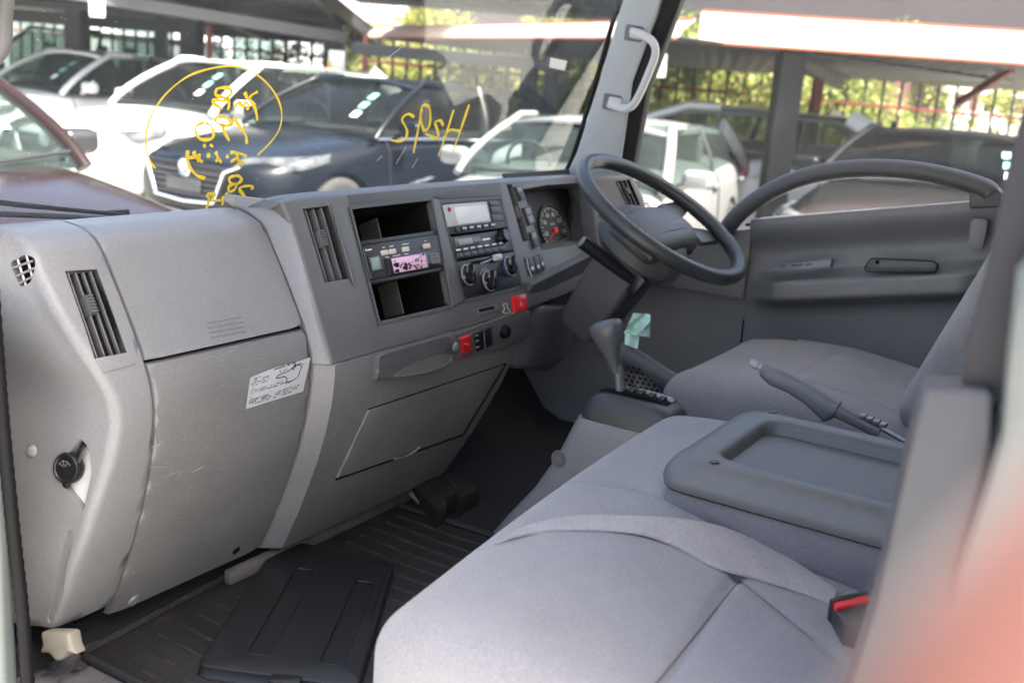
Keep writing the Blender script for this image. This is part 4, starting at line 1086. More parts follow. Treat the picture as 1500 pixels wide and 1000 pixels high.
# dark ground beside the mat stays bare metal floor
bt_ = thing('black_floor_panel', 'flat black plastic panel with two long dents, lying askew on the floor mat', 'floor panel', (.40, 1.12, .01))
BP0, BP1, BP2, BP3 = (on(*p, 'z', .028) for p in ((288, 972), (410, 786), (577, 822), (524, 1004)))
P = []
for z, ins in ((.008, -.004), (.018, 0), (.025, .0), (.028, .004)):
    c = (BP0+BP1+BP2+BP3)/4
    pts = [p+(c-p).normalized()*ins*1.4 for p in (BP0, BP1, BP2, BP3)]
    P.append([(q.x, q.y, z) for q in round_poly(pts, .018, 4)])
g = G(); loft(g, P); tb = g.build('cover_plate', mat('cover_black', (.012, .0125, .014), .42, bump=.12, bscale=500, var=.15, vscale=8), bt_)
ua = (BP1-BP0).normalized(); ub = (BP3-BP0).normalized()
cuts = []
for k, (s0, s1, w0) in enumerate(((.05, .36, .085), (.05, .34, .205))):
    p0 = BP0+ua*s0+ub*w0; p1 = BP0+ua*s1+ub*w0
    c = G(); q = round_poly([p0-ub*.02, p1-ub*.02, p1+ub*.02, p0+ub*.02], .014, 4); c.prism([(a.x, a.y, .05) for a in q], (0, 0, -.026)); cuts.append(c)
    g = G(); g.tube([(a.x, a.y, .0278) for a in q], .0012, 6, True); g.build('dent_rim', BLK, bt_)
cut(tb, *cuts)
g = G(); p = BP0.lerp(BP3, .55)+V((-.004, -.006, -.008)); g.box(p, (.05, .02, .02), rot=Matrix.Rotation(R(-60), 3, 'Z'), bev=.004); g.build('latch', BLK, bt_)
fr = thing('foot_rest', 'dirty black foot rest block with a ribbed top, by the front of the console', 'foot rest', (.96, 1.2, .03))
T_ = .050; q = [on(*p, 'z', T_) for p in [(603, 705), (668, 690), (702, 713), (672, 731), (668, 722), (652, 728), (655, 737), (640, 746)]]
g = G(); g.prism(q, (0, 0, -.044), bev=.004); g.build('block', mat('dirty_black', (.014, .0125, .011), .7, var=.4, vscale=30), fr)
g = G()
for k in range(7):
    u = .08+k*.13
    a = on(605+(668-605)*u, 704+(690-704)*u, 'z', T_+.001); b = on(638+(690-638)*u, 742+(712-742)*u*1.0, 'z', T_+.001)
    g.tube([a.lerp(b, .05), a.lerp(b, .7)], .0015, 6)
g.build('top_ribs', mat('dirt_brown', (.035, .029, .022), .8, var=.3, vscale=40), fr)
mp = G(); q = [on(*p, 'z', .012) for p in [(566, 708), (600, 700), (655, 758), (640, 760)]]; mp.prism([p+V((0, 0, .03 if i < 2 else 0)) for i, p in enumerate(q)], (0, 0, -.006), bev=.001)
o = mp.build('floor_plate', mat('dusty_metal', (.22, .18, .145), .7, var=.25, vscale=20)); tag(o, 'dusty beige metal plate edge showing beside the black foot rest', 'metal plate')
g = G(); g.box((.72, 1.345, .02), (.58, .02, .028), bev=.005); o = g.build('floor_crossbar', mat('dirty_bar', (.10, .09, .08), .7, var=.4, vscale=16)); tag(o, 'dirty metal crossbar on the floor under the dashboard edge', 'floor bar')
tis = thing('paper_towel', 'crumpled pale green paper towel tucked behind the gear lever', 'paper towel', on(930, 488, 'x', 1.18))
q = [(918, 478), (930, 462), (938, 457), (952, 462), (953, 488), (948, 494), (938, 492), (934, 511), (916, 503)]
g = G(); TPl = Plane(on(930, 485, 'x', 1.18), (-.8, -.5, .25))
P = []
for v in np.linspace(0, 1, 22):
    row = []
    for u in np.linspace(0, 1, 22):
        a = bil([(928, 458), (953, 460), (952, 494), (914, 488)], u, v)
        row.append(TPl.at(a[0], a[1], .010*math.sin(u*7+v*4)+.007*math.sin(v*9-u*3)+.004*math.sin(u*17+v*13)))
    P.append(row)
g.solid(P, TPl.n*-.002); g.build('upper_sheet', mat('pale_green_paper', (.42, .62, .55), .9, bump=.3, bscale=150), tis, ang=50)
P = [[TPl.at(*bil([(916, 488), (937, 490), (934, 511), (915, 504)], u, v), -.004+.003*math.sin(u*6)) for u in np.linspace(0, 1, 6)] for v in np.linspace(0, 1, 6)]
g = G(); g.solid(P, TPl.n*-.002); g.build('lower_sheet', mat('pale_green_paper', (.42, .62, .55), .9), tis, ang=50)

# ================================================================ DRIVER DOOR, PILLARS, GLASS
door = thing('driver_door', 'dark grey driver door with an arched grab rail over its window sill', 'door', (1.76, .45, .0))
def doorX(y, z):
    zz = z+.21*(.86-y)*-1*-1 if False else z-.21*(.86-y)
    k = sst(.26, .34, y)*(1-sst(.86, .93, y)*.0)
    kk = sst(.28, .36, y)*(1-sst(.76, .87, y)*.95)
    x = 1.765
    x -= .048*sst(.56, .645, zz)                       # sill
    x -= .010*sst(.60, .50, zz)
    arm = sst(.420, .462, zz)*(1-sst(.497, .525, zz))
    x -= (.085*arm)*kk
    x -= .012*sst(.43, .41, zz)*0
    return x
P = []
zs = np.concatenate([np.linspace(0, .40, 8), np.linspace(.425, .66, 48)])
for zz in zs:
    row = []
    for y in np.linspace(.875, -.12, 60):
        z = zz+.21*(.86-y) if zz > .4 else zz*(.40+.21*(.86-y))/.40
        row.append((doorX(y, z), y, z))
    P.append(row)
g = G(); g.solid(P, lambda p: V((1.80, p.y, p.z)), bev=.003); dp = g.build('door_panel', DOORM, door, ang=60)
DP = Plane((1.70, .5, .55), (-1, 0, 0))
ap = smooth_path([on(*p, 'x', 1.715) for p in [(1058, 345), (1080, 316), (1112, 290), (1150, 270), (1195, 255), (1245, 248), (1295, 247), (1345, 251), (1395, 261), (1440, 275), (1452, 284)]], 6)
g = G(); g.tube(ap, [.0255]*len(ap), 14, flat=.85, up=(0, 0, 1)); gr_ = g.build('arched_grab_rail', DARK, door, ang=80)
q = [on(*p, 'x', 1.70) for p in [(1419, 277), (1430, 270), (1456, 272), (1468, 284), (1466, 304), (1420, 306)]]
g = G(); g.prism(q, (.045, 0, 0), bev=.006, seg=3); g.build('rail_end', DARK, door)
q = [on(*p, 'x', 1.712) for p in [(1422, 324), (1428, 320), (1444, 321), (1447, 326), (1440, 362), (1434, 368), (1421, 366), (1418, 360)]]
g = G(); g.prism(q, (.008, 0, 0), bev=.002); g.build('blank_cover', DOORM, door)
q = [on(*p, 'x', 1.676) for p in [(1115, 396), (1140, 388), (1218, 379), (1217, 393), (1150, 401), (1117, 401)]]
g = G(); g.prism(q, (.02, 0, 0), bev=.003); sp_ = g.build('window_switch_panel', mat('switch_panel_sheen', (.16, .175, .20), .3), door)
g = G()
for x in (1142, 1158, 1166, 1180): g.prism([on(*p, 'x', 1.6755) for p in [(x, 389-(x-1142)*.06), (x+9, 388-(x-1142)*.06), (x+9, 390-(x-1142)*.06), (x, 391.5-(x-1142)*.06)]], (.004, 0, 0))
g.build('window_switches', BLK, sp_)
q = [on(*p, 'x', 1.673) for p in [(1267, 391), (1277, 379), (1365, 383), (1373, 388), (1371, 397), (1362, 398), (1270, 396)]]
g = G(); g.prism(round_poly(q, .006), (.02, 0, 0), bev=.002); pl = g.build('door_pull', mat('pull_grey', (.07, .072, .077), .4), door)
g = G(); g.tube(round_poly([on(*p, 'x', 1.672) for p in [(1266, 392), (1276, 378), (1366, 382), (1375, 388), (1372, 398), (1362, 400), (1269, 398)]], .006), .0012, 5, True); g.build('pull_gap', VOID, pl)
g = G(); g.lathe([(0, .001), (.004, .001), (.005, 0), (0, 0)], on(1285, 384, 'x', 1.672), (-1, 0, 0), 10); g.build('screw', VOID, pl)
g = G(); g.prism([(1.79, 1.40, .52), (1.79, -.02, .82), (1.79, -.02, 1.46), (1.79, 1.13, 1.46), (1.79, 1.25, 1.18), (1.79, 1.40, .80)], (.004, 0, 0)); g.build('window_pane', DRG, door)
g = G(); g.tube([(1.757, .90, .638), (1.757, .38, .747), (1.757, -.02, .831)], .004, 6); g.build('window_seal', mat('seal_brown_black', (.03, .016, .016), .5), door)
g = G(); g.prism([(1.735, .875, .45), (1.735, 1.30, .45), (1.735, 1.33, .54), (1.735, .875, .632)], (.05, 0, 0), bev=.004); o = g.build('sill_panel', DOORM); tag(o, 'dark trim panel under the front corner of the driver window', 'trim panel')
# right windscreen pillar
APl = Plane((1.735, 1.3, .9), (-1, -.25, 0))
q = APl.poly([(812, 272), (826, 256), (838, 236), (862, 160), (912, -25), (986, -130), (990, -60), (966, 8), (905, 262)])
q = APl.poly([(816, 268), (832, 250), (845, 222), (880, 110), (930, -60), (985, -60), (962, 20), (926, 120), (906, 262)])
g = G(); g.prism(q, (.035, .01, 0), bev=.008, seg=3); pil = g.build('windscreen_pillar', TRIM); tag(pil, 'light grey windscreen pillar trim on the driver side', 'pillar')
q = APl.poly([(964, 20), (986, -60), (1016, -60), (993, 10), (948, 130), (926, 250), (904, 262), (926, 122)], -.012)
g = G(); g.prism(q, (.03, .0, 0), bev=.004); o = g.build('door_frame_seal', RUBS); tag(o, 'black rubber seal between the windscreen pillar and the driver window', 'door seal')
g = G(); g.tube(smooth_path(APl.poly([(800, 268), (822, 256), (838, 232), (872, 122), (918, -40)], -.02), 5), .007, 8); o = g.build('windscreen_seal', RUBS); tag(o, 'black windscreen seal edging the driver side pillar', 'windscreen seal')
gh_ = thing('grab_handle', 'grey plastic grab handle screwed to the driver side windscreen pillar', 'grab handle', APl.at(930, 100, 0))
pth = smooth_path([APl.at(*p, o) for p, o in (((926, 47), .006), ((940, 51), .022), ((956, 62), .036), ((960, 80), .040), ((950, 108), .042), ((937, 138), .040), ((926, 155), .036), ((912, 159), .022), ((893, 152), .006))], 5)
g = G(); g.tube(pth, [.0125]*len(pth), 14, flat=.8); hd_ = g.build('handle_bar', mat('handle_grey', (.38, .39, .405), .4), gh_, ang=80)
for (x, y, s_) in ((928, 48, 1), (896, 149, 1)):
    q = round_poly(APl.poly([(x-11, y-13), (x+16, y-8), (x+12, y+15), (x-15, y+11)], .001), .008); g = G(); g.prism(q, -APl.n*.004, bev=.001); mp_ = g.build('mount_recess', DARK, gh_)
    q = round_poly(APl.poly([(x-4, y-8), (x+14, y-4), (x+11, y+11), (x-7, y+7)], .012), .006); g = G(); g.prism(q, -APl.n*.012, bev=.003); g.build('screw_cover', mat('handle_grey', (.38, .39, .405), .4), gh_)
# left pillar grab handle (only its lower end shows)
lh = thing('grab_handle', 'grey grab handle end hanging in the top left corner', 'grab handle', on(0, 40, 'x', .02))
pth = smooth_path([on(-40, -120, 'x', -.0), on(2, -40, 'x', .02), on(2, 30, 'x', .03), on(0, 68, 'x', .03), on(-16, 86, 'x', .02)], 5)
g = G(); g.tube(pth, [.014]*len(pth), 12); g.build('handle_bar', mat('handle_dim_grey', (.16, .16, .16), .5, bump=.2, bscale=500), lh, ang=80)
g = G(); g.tube([(-.03, 1.47, .62), (-.03, 1.36, .95), (-.03, 1.18, 1.45)], .04, 8); o = g.build('windscreen_pillar', TRIM); tag(o, 'passenger side windscreen pillar just outside the left edge of the view', 'pillar')
# windscreen
WS = Plane((.9, 1.48, .70), (0, -1, -.38))
def wz(z): return 1.48-.38*(z-.70)
g = G(); g.prism([(-.02, wz(.63), .63), (1.77, wz(.63), .63), (1.77, wz(1.47), 1.47), (-.02, wz(1.47), 1.47)], (0, .005, 0)); ws = thing('windscreen', 'large clear windscreen with yellow marker writing, dusty specks and small stickers', 'windscreen', (.9, 1.48, .70))
g.build('glass_pane', WSG, ws)
g = G(); g.tube([(.0, wz(.655)-.005, .655), (1.74, wz(.655)-.005, .655)], .010, 8); g.build('lower_seal', RUBS, ws)
def wpt(px, py): return WS.at(px, py, -.0075)
def wr(pts, r=.0022, sm=True, closed=False):
    p = [wpt(*q) for q in pts]
    if sm and len(p) > 2: p = smooth_path(p, 5, closed)
    return p, r
Z1 = lambda x, y: (200+x*240/1043, 90+y*230/1000)
strokes = []
S_ = lambda pts, r=.0019: strokes.append(([Z1(*p) for p in pts], r*1.9))
S_([(120, 680), (95, 650), (70, 590), (58, 500), (75, 400), (120, 300), (200, 195), (330, 95), (480, 45), (620, 32), (740, 70), (840, 150), (905, 250), (925, 350), (905, 440), (850, 520), (770, 598)], .0011)
S_([(535, 225), (505, 215), (510, 180), (550, 168), (598, 178), (600, 205), (570, 230), (530, 225)]); S_([(575, 225), (590, 270), (583, 310)]); S_([(585, 240), (545, 250), (490, 245), (490, 268), (525, 290), (535, 310)])
S_([(705, 310), (712, 280), (695, 262), (675, 285), (655, 265), (635, 275), (625, 300)])
S_([(690, 200), (710, 240), (735, 215), (770, 195)]); S_([(715, 235), (755, 300), (770, 375)])
S_([(430, 390), (390, 405), (375, 440), (400, 490), (450, 500), (490, 480), (480, 420), (440, 390)]); S_([(545, 350), (505, 360), (510, 390), (560, 410), (605, 400), (590, 370), (545, 350)]); S_([(540, 395), (560, 450), (590, 505)]); S_([(622, 360), (660, 420), (695, 470), (702, 525)])
S_([(430, 530), (435, 548)], .0016); S_([(470, 530), (485, 545)], .0016)
S_([(325, 570), (325, 630), (350, 690), (390, 730), (435, 745)]); S_([(315, 615), (360, 612), (405, 600)]); S_([(365, 575), (380, 615), (420, 640)]); S_([(400, 590), (395, 640)]); S_([(455, 590), (462, 610)]); S_([(505, 578), (520, 615), (540, 645)]); S_([(505, 640), (525, 610)], .0016); S_([(575, 600), (582, 615)])
S_([(600, 580), (650, 585), (700, 605)]); S_([(640, 590), (650, 630), (690, 650)]); S_([(600, 640), (640, 620), (650, 650), (615, 675)], .0016)
S_([(620, 730), (590, 745), (600, 775), (640, 780), (668, 755), (650, 730), (620, 730)]); S_([(640, 775), (625, 815), (590, 830), (590, 795), (630, 780)]); S_([(735, 815), (735, 795), (690, 795), (655, 810), (680, 850), (705, 890), (690, 920)]); S_([(615, 910), (625, 920)])
S_([(450, 850), (460, 880), (445, 940)]); S_([(450, 850), (500, 845), (480, 885), (535, 885)]); S_([(550, 860), (548, 915)]); S_([(570, 840), (585, 860)])
Z2 = lambda x, y: (400+x*.35, y*.35)
T2 = lambda pts, r=.0020: strokes.append(([Z2(*p) for p in pts], r*1.9))
T2([(590, 490), (565, 478), (540, 500), (560, 545), (555, 580), (530, 592), (495, 588)]); T2([(655, 450), (630, 440), (618, 470), (622, 520), (635, 548), (655, 525), (658, 470), (650, 445)]); T2([(622, 460), (608, 540), (588, 640)]); T2([(712, 525), (700, 505), (678, 515), (690, 550), (685, 580), (640, 562)]); T2([(755, 462), (725, 560), (692, 652)]); T2([(820, 440), (790, 530), (752, 638)]); T2([(780, 548), (740, 545), (715, 575)])
g = G()
for pts, r in strokes:
    p, r = wr(pts, r)
    nn_ = len(p); ph_ = rng.uniform(0, 6); g.tube(p, [r*(.85+.3*math.sin(ph_+i*.55)*math.sin(i*.23+ph_)) for i in range(nn_)], 6, flat=.35, up=WS.n)
g.build('marker_writing', YEL, ws, kind='stuff')
g = G(); g.prism(WS.poly([(807, 85), (831, 90), (827, 104), (805, 99)], .002), -WS.n*.001); g.build('sticker', PAPER, ws)
# dusty specks and streaks on the glass
g = G(); 
for i in range(70):
    px, py = rng.uniform(20, 830), rng.uniform(15, 300); p = WS.at(px, py, -.0075); s_ = rng.uniform(.0004, .0012); g.box(p, (s_, .0004, s_))
for a, b in (((595, 215), (580, 240)), ((612, 232), (604, 246)), ((560, 228), (552, 236)), ((700, 250), (690, 265)), ((590, 68), (560, 92))): g.tube([WS.at(*a, -.0075), WS.at(*b, -.0075)], .0005, 5)
g.build('dust_specks', mat('dust_haze', (.6, .6, .58), .9), ws, kind='stuff')
# wiper outside the glass
wp = thing('windscreen_wiper', 'black windscreen wiper resting at the bottom left of the windscreen', 'wiper', WS.at(100, 310, -.05))
wpp = lambda pts, off: [WS.at(x, y, off) for x, y in pts]
g = G(); g.tube(wpp([(-40, 292), (30, 300), (100, 307), (165, 313), (200, 318), (262, 327)], -.035), [.006, .006, .005, .005, .004, .003], 8, flat=.6); g.build('wiper_arm', mat('wiper_black', (.03, .033, .035), .4), wp)
g = G(); g.tube(wpp([(-40, 312), (60, 316), (160, 320), (275, 329)], -.022), .0045, 8); g.build('wiper_blade', mat('wiper_black', (.03, .033, .035), .4), wp)
g = G(); g.box(WS.at(170, 312, -.04), (.05, .012, .012), bev=.003); g.build('wiper_clip', BLK, wp)
g = G(); g.tube([WS.at(75, 343, .010), WS.at(140, 339, .010)], .006, 6); o = g.build('screen_clip_strip', BLK); tag(o, 'short black strip at the base of the windscreen above the glovebox', 'trim strip')

# ================================================================ NEAR PILLAR ON THE PASSENGER SIDE
g = G(); BPl = Plane((-.02, .10, .6), (-1, -.15, 0))
q = BPl.poly([(1352, 574), (1362, 566), (1448, 570), (1458, 580), (1456, 650), (1434, 730), (1398, 840), (1370, 1050), (1230, 1050), (1282, 890), (1328, 680)])
g.prism(q, (.035, .01, 0), bev=.006, seg=3); o = g.build('belt_retractor_cover', mat('retractor_cover_grey', (.048, .049, .057), .5, bump=.1, bscale=700)); tag(o, 'grey plastic seat belt cover standing by the door opening, blurred', 'belt cover')
q = BPl.poly([(1512, 120), (1580, 100), (1580, 500), (1478, 590), (1408, 590), (1420, 500), (1446, 400), (1475, 260)], -.012)
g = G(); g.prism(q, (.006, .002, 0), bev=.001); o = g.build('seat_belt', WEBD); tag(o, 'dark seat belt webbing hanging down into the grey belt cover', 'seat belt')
q = BPl.poly([(1492, 400), (1660, 200), (1660, 1080), (1380, 1080), (1404, 840), (1445, 720), (1468, 640), (1476, 540)], .02)
g = G(); g.prism(q, (.05, .01, 0), bev=.01, seg=3); o = g.build('rear_door_pillar', BODYP); tag(o, 'pale green painted rear door pillar at the right edge of the view', 'door pillar')
g = G(); g.box((.0, -.06, .70), (.09, .16, 1.55), bev=.02); o = g.build('cab_corner_panel', BODYP); tag(o, 'painted rear corner of the cab behind the passenger door opening', 'cab panel')
# red rounded object close to the lens, not identified
g = G(); dd = .085
sp = [CAMLOC+ray(x, y)*dd for x, y in [(1920, 550), (1755, 720), (1605, 870), (1480, 1010), (1390, 1150), (1330, 1300)]]
g.tube(smooth_path(sp, 6), .0105, 16, flat=.75, up=FWD); o = g.build('red_near_object', mat('salmon_red', (.070, .0165, .010), .8, sheen=.3), ang=80); tag(o, 'blurred salmon red object very close to the lens at the lower right', 'strap')

# ================================================================ OUTSIDE
ASPH = mat('yard_concrete', (.35, .335, .31), .9, bump=.3, bscale=30, var=.12, vscale=.6)
g = G(); g.grid([[(x, y, GZ) for x in np.linspace(-250, 250, 5)] for y in np.linspace(-250, 250, 5)]); g.build('ground', ASPH, kind='structure')
def W(px, a, h=0):            # point a metres ahead in pixel column px, h above the ground
    p = ground_at(px, a); return V((p.x, p.y, GZ+h))
def dirv(fa, fb): return (FH*fa+RH*fb).normalized()
CGL = glass('car_glass', (.42, .47, .45), .03, .012)
CGP = glass('car_glass_pale', (.55, .63, .60), .03, .03, (.6, .75, .7))
TYRE = mat('tyre', (.02, .02, .02), .8); RIMM = mat('alloy_rim', (.45, .45, .46), .3, metal=.8); ARCH = mat('arch_black', (.008, .008, .008), .8)
LAMP = mat('headlamp_lens', (.06, .065, .07), .12, spec=.35, var=.6, vscale=14); TAIL = mat('tail_lamp', (.45, .01, .015), .15, coat=.5)
STK = mat('green_sticker', (.20, .55, .45), .6); SEAT_IN = mat('car_interior', (.05, .05, .05), .9)
def car(name, label, pos, fdir, paint, L=4.4, Wd=1.8, H=1.46, hood=.98, kind='hatch', glassm=None, group='cars parked in the yard', parts=True, wheels=True, mirror=None):
    f = V(fdir).normalized(); l = V((-f.y, f.x, 0)); o = V(pos)
    root = thing(name, label, 'car', o, group)
    def T(x, y, z): return o + f*x + l*y + V((0, 0, z))
    hw = Wd/2; hl = L/2; gl = glassm or CGL
    # lower body: stations along the length
    belt = .95
    xa = hl-.85; xr = -hl+.80
    st = [(hl, .55, .70, .30, .62), (hl-.05, .78, .72, .22, .70), (hl-.25, .93, hood-.20, .18, .80), (hl-.55, .985, hood-.12, .17, .9), (hl-1.0, 1, hood-.05, .17, .95), (hl-1.35, 1, hood, .17, 1), (.2, 1, belt, .17, 1), (-.8, 1, belt+.03, .17, 1), (-hl+.6, .99, belt+.05, .18, 1), (-hl+.15, .93, belt+.02, .22, .95), (-hl, .80, belt-.10, .32, .85)]
    P = []
    for x, wf, zt, zb, cr in st:
        w_ = hw*wf
        half = [(0, zb), (w_*.80, zb), (w_*.95, zb+.06), (w_, zb+.25), (w_*1.0, (zb+zt)/2+.05), (w_*.975, zt-.12), (w_*.90, zt-.02), (w_*.72, zt+.012), (w_*.35, zt+.03), (0, zt+.035)]
        P.append([T(x, y, z) for y, z in half]+[T(x, -y, z) for y, z in half[-2:0:-1]])
    g = G(); loft(g, P); body = g.build('body', paint, root, ang=50)
    sd = body.modifiers.new('s', 'SUBSURF'); sd.levels = sd.render_levels = 2
    dg = bpy.context.evaluated_depsgraph_get(); bpy.context.view_layer.update()
    nm = bpy.data.meshes.new_from_object(body.evaluated_get(bpy.context.evaluated_depsgraph_get())); body.modifiers.clear(); body.data = nm
    wx = (hl-.86, -hl+.82); wr = .325
    for x in wx:
        cs = []
        for s in (1, -1):
            c = G(); c.lathe([(0, -.32), (wr+.045, -.32), (wr+.045, .3), (0, .3)], T(x, s*(hw-.05), wr-.0), l, 32); cs.append(c)
        cut(body, *cs)
    body.data.set_sharp_from_angle(angle=R(40))
    # greenhouse
    xs = {'hatch': (hl-1.25, hl-2.05, -hl+.75, -hl+.12), 'suv': (hl-1.15, hl-1.75, -hl+.45, -hl+.10), 'sedan': (hl-1.30, hl-2.10, -hl+1.35, -hl+.65), 'wagon': (hl-1.15, hl-1.85, -hl+.55, -hl+.08)}[kind]
    xb, xt, rt, rb = xs; hr = hw*.70; hb_ = hw*.90
    lv = [(0.0, 0), (.18, .11), (.36, .26), (.54, .44), (.72, .65), (.87, .85), (.96, .965), (1.0, 1.0)]
    bz = hood-.02
    P = []
    for u, uu in lv:
        z = bz+(H-.03-bz)*u
        x0 = xb+(xt-xb)*uu; x1 = rb+(rt-rb)*uu; yw = hb_+(hr-hb_)*uu**1.2
        bow = .10*(1-uu*.4)
        P.append([T(x0-.02, -yw, z), T(x0+bow*.7, -yw*.55, z), T(x0+bow, 0, z), T(x0+bow*.7, yw*.55, z), T(x0-.02, yw, z), T((x0+x1)/2, yw*1.03, z), T(x1, yw*.98, z), T(x1-.04, 0, z), T(x1, -yw*.98, z), T((x0+x1)/2, -yw*1.03, z)])
    g = G(); loft(g, P); gh = g.build('windows', gl, root, ang=30)
    # cabin seen through the glass
    M0 = Matrix((f, l, V((0, 0, 1)))).transposed()
    g = G(); g.solid([[T(x, y, bz+.05) for y in (-hb_*.93, 0, hb_*.93)] for x in (xb-.10, rb+.10)], (0, 0, -.05)); it = g.build('cabin_trim', SEAT_IN, root)
    for x in (xt-.15, xt-1.05):
        for y in (-.38, .38):
            g = G(); g.rbox((0, 0, 0), (.06, .23, .20), .05, (3, 4, 4))
            for v in g.bm.verts: v.co = M0 @ v.co + T(x, y, bz+.16)
            g.rbox((0, 0, 0), (.04, .12, .07), .035, (3, 3, 3))
            for v in g.bm.verts:
                if v.co.length < .2: v.co = M0 @ v.co + T(x-.02, y, bz+min(.43, H-bz-.17))
            g.build('seat_back', mat('car_seat', (.06, .058, .055), .9), it, ang=70)
    g = G(); g.tube([T(xt+.28+.06*math.sin(a)*.5, -.38+.17*math.cos(a), bz+.10+.15*math.sin(a)) for a in np.linspace(0, 2*math.pi, 20, endpoint=False)], .013, 6, True); g.build('steering_wheel_rim', SEAT_IN, it)
    # roof skin
    P = []
    for u in np.linspace(0, 1, 10):
        x = xt+.10+(rt-.08-xt-.10)*u; zc = H-.055+.055*math.sin(math.pi*min(1, .20+u*.66))
        P.append([T(x+.06*(1-abs(v)**2)*(1-u)*1.0, hr*1.03*v, zc-.05*abs(v)**2.5) for v in np.linspace(-1, 1, 11)])
    g = G(); g.solid(P, (0, 0, -.03), bev=.008); g.build('roof', paint, root, ang=60)
    if parts:
        for s in (1, -1):
            def side(x, u, off=.012):
                uu = float(np.interp(u, [q[0] for q in lv], [q[1] for q in lv])); z = bz+(H-.03-bz)*u
                yw = hb_+(hr-hb_)*uu**1.2; return T(x, s*(yw*1.015+off), z)
            uf = lambda u: float(np.interp(u, [q[0] for q in lv], [q[1] for q in lv])); fx = lambda u: xb+(xt-xb)*uf(u)-.02; rx = lambda u: rb+(rt-rb)*uf(u)
            g = G(); g.tube([side(fx(u), u) for u in (0, .18, .36, .54, .72, .87, 1.0)]+[side(fx(1)-.3, 1.0)], .040, 8, flat=.7); g.build('front_pillar', paint, root, ang=70)
            g = G(); g.tube([side(rx(u), u) for u in (0, .18, .36, .54, .72, .87, 1.0)], .085 if kind != 'sedan' else .06, 8, flat=.4, up=l*s); g.build('rear_pillar', paint, root, ang=70)
            xm = (fx(.5)+rx(.5))/2-.05
            g = G(); g.tube([side(xm, 0, .006), side(xm-.04, .5, .010), side(xm-.07, 1, .006)], .035, 8, flat=.4, up=l*s); g.build('centre_pillar', BLK, root, ang=70)
            g = G(); g.tube([side(fx(0)-.05, 0, .004), side(xm, 0, .012), side(rx(0)+.05, .0, .004)], .012, 6); g.build('window_trim', CHROME if kind != 'suv' else BLK, root)
            for x in ((fx(0)-.15), xm, ):
                g = G(); g.tube([T(x-.02, s*(hw+.001), .40), T(x, s*(hw*1.0+.002), .62), T(x, s*hw*.985, .84), T(x, s*hw*.93, .93)], .005, 5); g.build('door_gap', ARCH, root)
            for x in (xm+.12, xm-.95):
                g = G(); g.box(T(x, s*(hw-.005), .83), (.19, .04, .035), rot=Matrix((f, l, V((0, 0, 1)))).transposed(), bev=.012); g.build('door_handle', paint, root)
            # mirror
            mp_ = T(xb-.30, s*(hw+.10), hood+.08); g = G(); g.rbox((0, 0, 0), (.07, .11, .065), .05, (3, 3, 3)); 
            M_ = Matrix((f, l, V((0, 0, 1)))).transposed()
            for v in g.bm.verts: v.co = M_ @ v.co + mp_
            g.tube([T(xb-.30, s*(hw-.08), hood), mp_], .025, 6); g.build('side_mirror', mirror or paint, root, ang=70)
            # headlamp, tail lamp
            P = []
            for u in np.linspace(0, 1, 6):
                x = hl-.10-.62*u; y = hw*(.60+.375*min(1, u*1.7)); z = .70+.10*u
                P.append([T(x+.035, s*(y+.012), z-.055*(1-.5*u)), T(x+.02, s*(y+.004), z+.02), T(x-.03, s*(y-.03), z+.075*(1-.6*u)+.01)])
            g = G(); g.solid(P, lambda p, q=T(0, 0, .7): p+(q-p).normalized()*.05, bev=0); g.build('headlight', LAMP, root, ang=60)
            g = G(); g.box(T(-hl+.10, s*hw*.80, .90), (.16, .26, .17), rot=M_, bev=.03); g.build('tail_light', TAIL, root)
            g = G(); g.lathe([(0, .02), (.05, .015), (.06, 0), (0, -.03)], T(hl-.10, s*hw*.68, .38), f, 14); g.build('fog_light', LAMP, root)
        # grille, intake, plate, badge, wipers
        M_ = Matrix((f, l, V((0, 0, 1)))).transposed()
        g = G(); q = [T(hl+.012, y, z) for y, z in ((-.50, .70), (.50, .70), (.40, .42), (-.40, .42))]; g.prism(q, -f*.06, bev=.01); gr_ = g.build('grille', ARCH, root)
        for k in range(5):
            z = .46+.045*k; g = G(); g.box(T(hl+.014, 0, z), (.02, .82+.03*k, .010), rot=M_, bev=.003); g.build('grille_slat', mat('grille_dark_chrome', (.12, .12, .13), .3, metal=.6), gr_)
        g = G(); g.tube([T(hl-.02, .62, .73), T(hl+.022, .48, .67), T(hl+.026, .36, .42), T(hl+.026, 0, .40), T(hl+.026, -.36, .42), T(hl+.022, -.48, .67), T(hl-.02, -.62, .73)], .016, 8); g.build('grille_surround', CHROME, root)
        g = G(); g.lathe([(.055, 0), (.065, .006), (.075, 0)], T(hl+.026, 0, .66), f, 20); g.tube([T(hl+.034, -.045, .675), T(hl+.034, 0, .645), T(hl+.034, .045, .675)], .010, 6); g.build('emblem', CHROME, root)
        g = G(); g.box(T(hl+.035, 0, .53), (.012, .42, .10), rot=M_, bev=.004); g.build('number_plate', mat('plate_dark', (.06, .06, .065), .5), root)
        g = G(); g.box(T(hl-.02, 0, .27), (.10, 1.1, .10), rot=M_, bev=.03); g.build('lower_intake', ARCH, root)
        g = G()
        for y in (-.5, .25): g.tube([T(xb+.10, y, hood+.03), T(xb-.02, y+.5, hood+.06)], .010, 5)
        g.build('wiper', ARCH, root)
        # pale shade / seats seen behind the screen, inspection stickers
        def scr(v, u, off=.012):
            uu = float(np.interp(u, [q[0] for q in lv], [q[1] for q in lv])); z = bz+(H-.03-bz)*u; x0 = xb+(xt-xb)*uu; yw = hb_+(hr-hb_)*uu**1.2; bow = .10*(1-uu*.4)
            return T(x0+bow*(1-abs(v)**2*.75)+off, yw*v, z+.004)
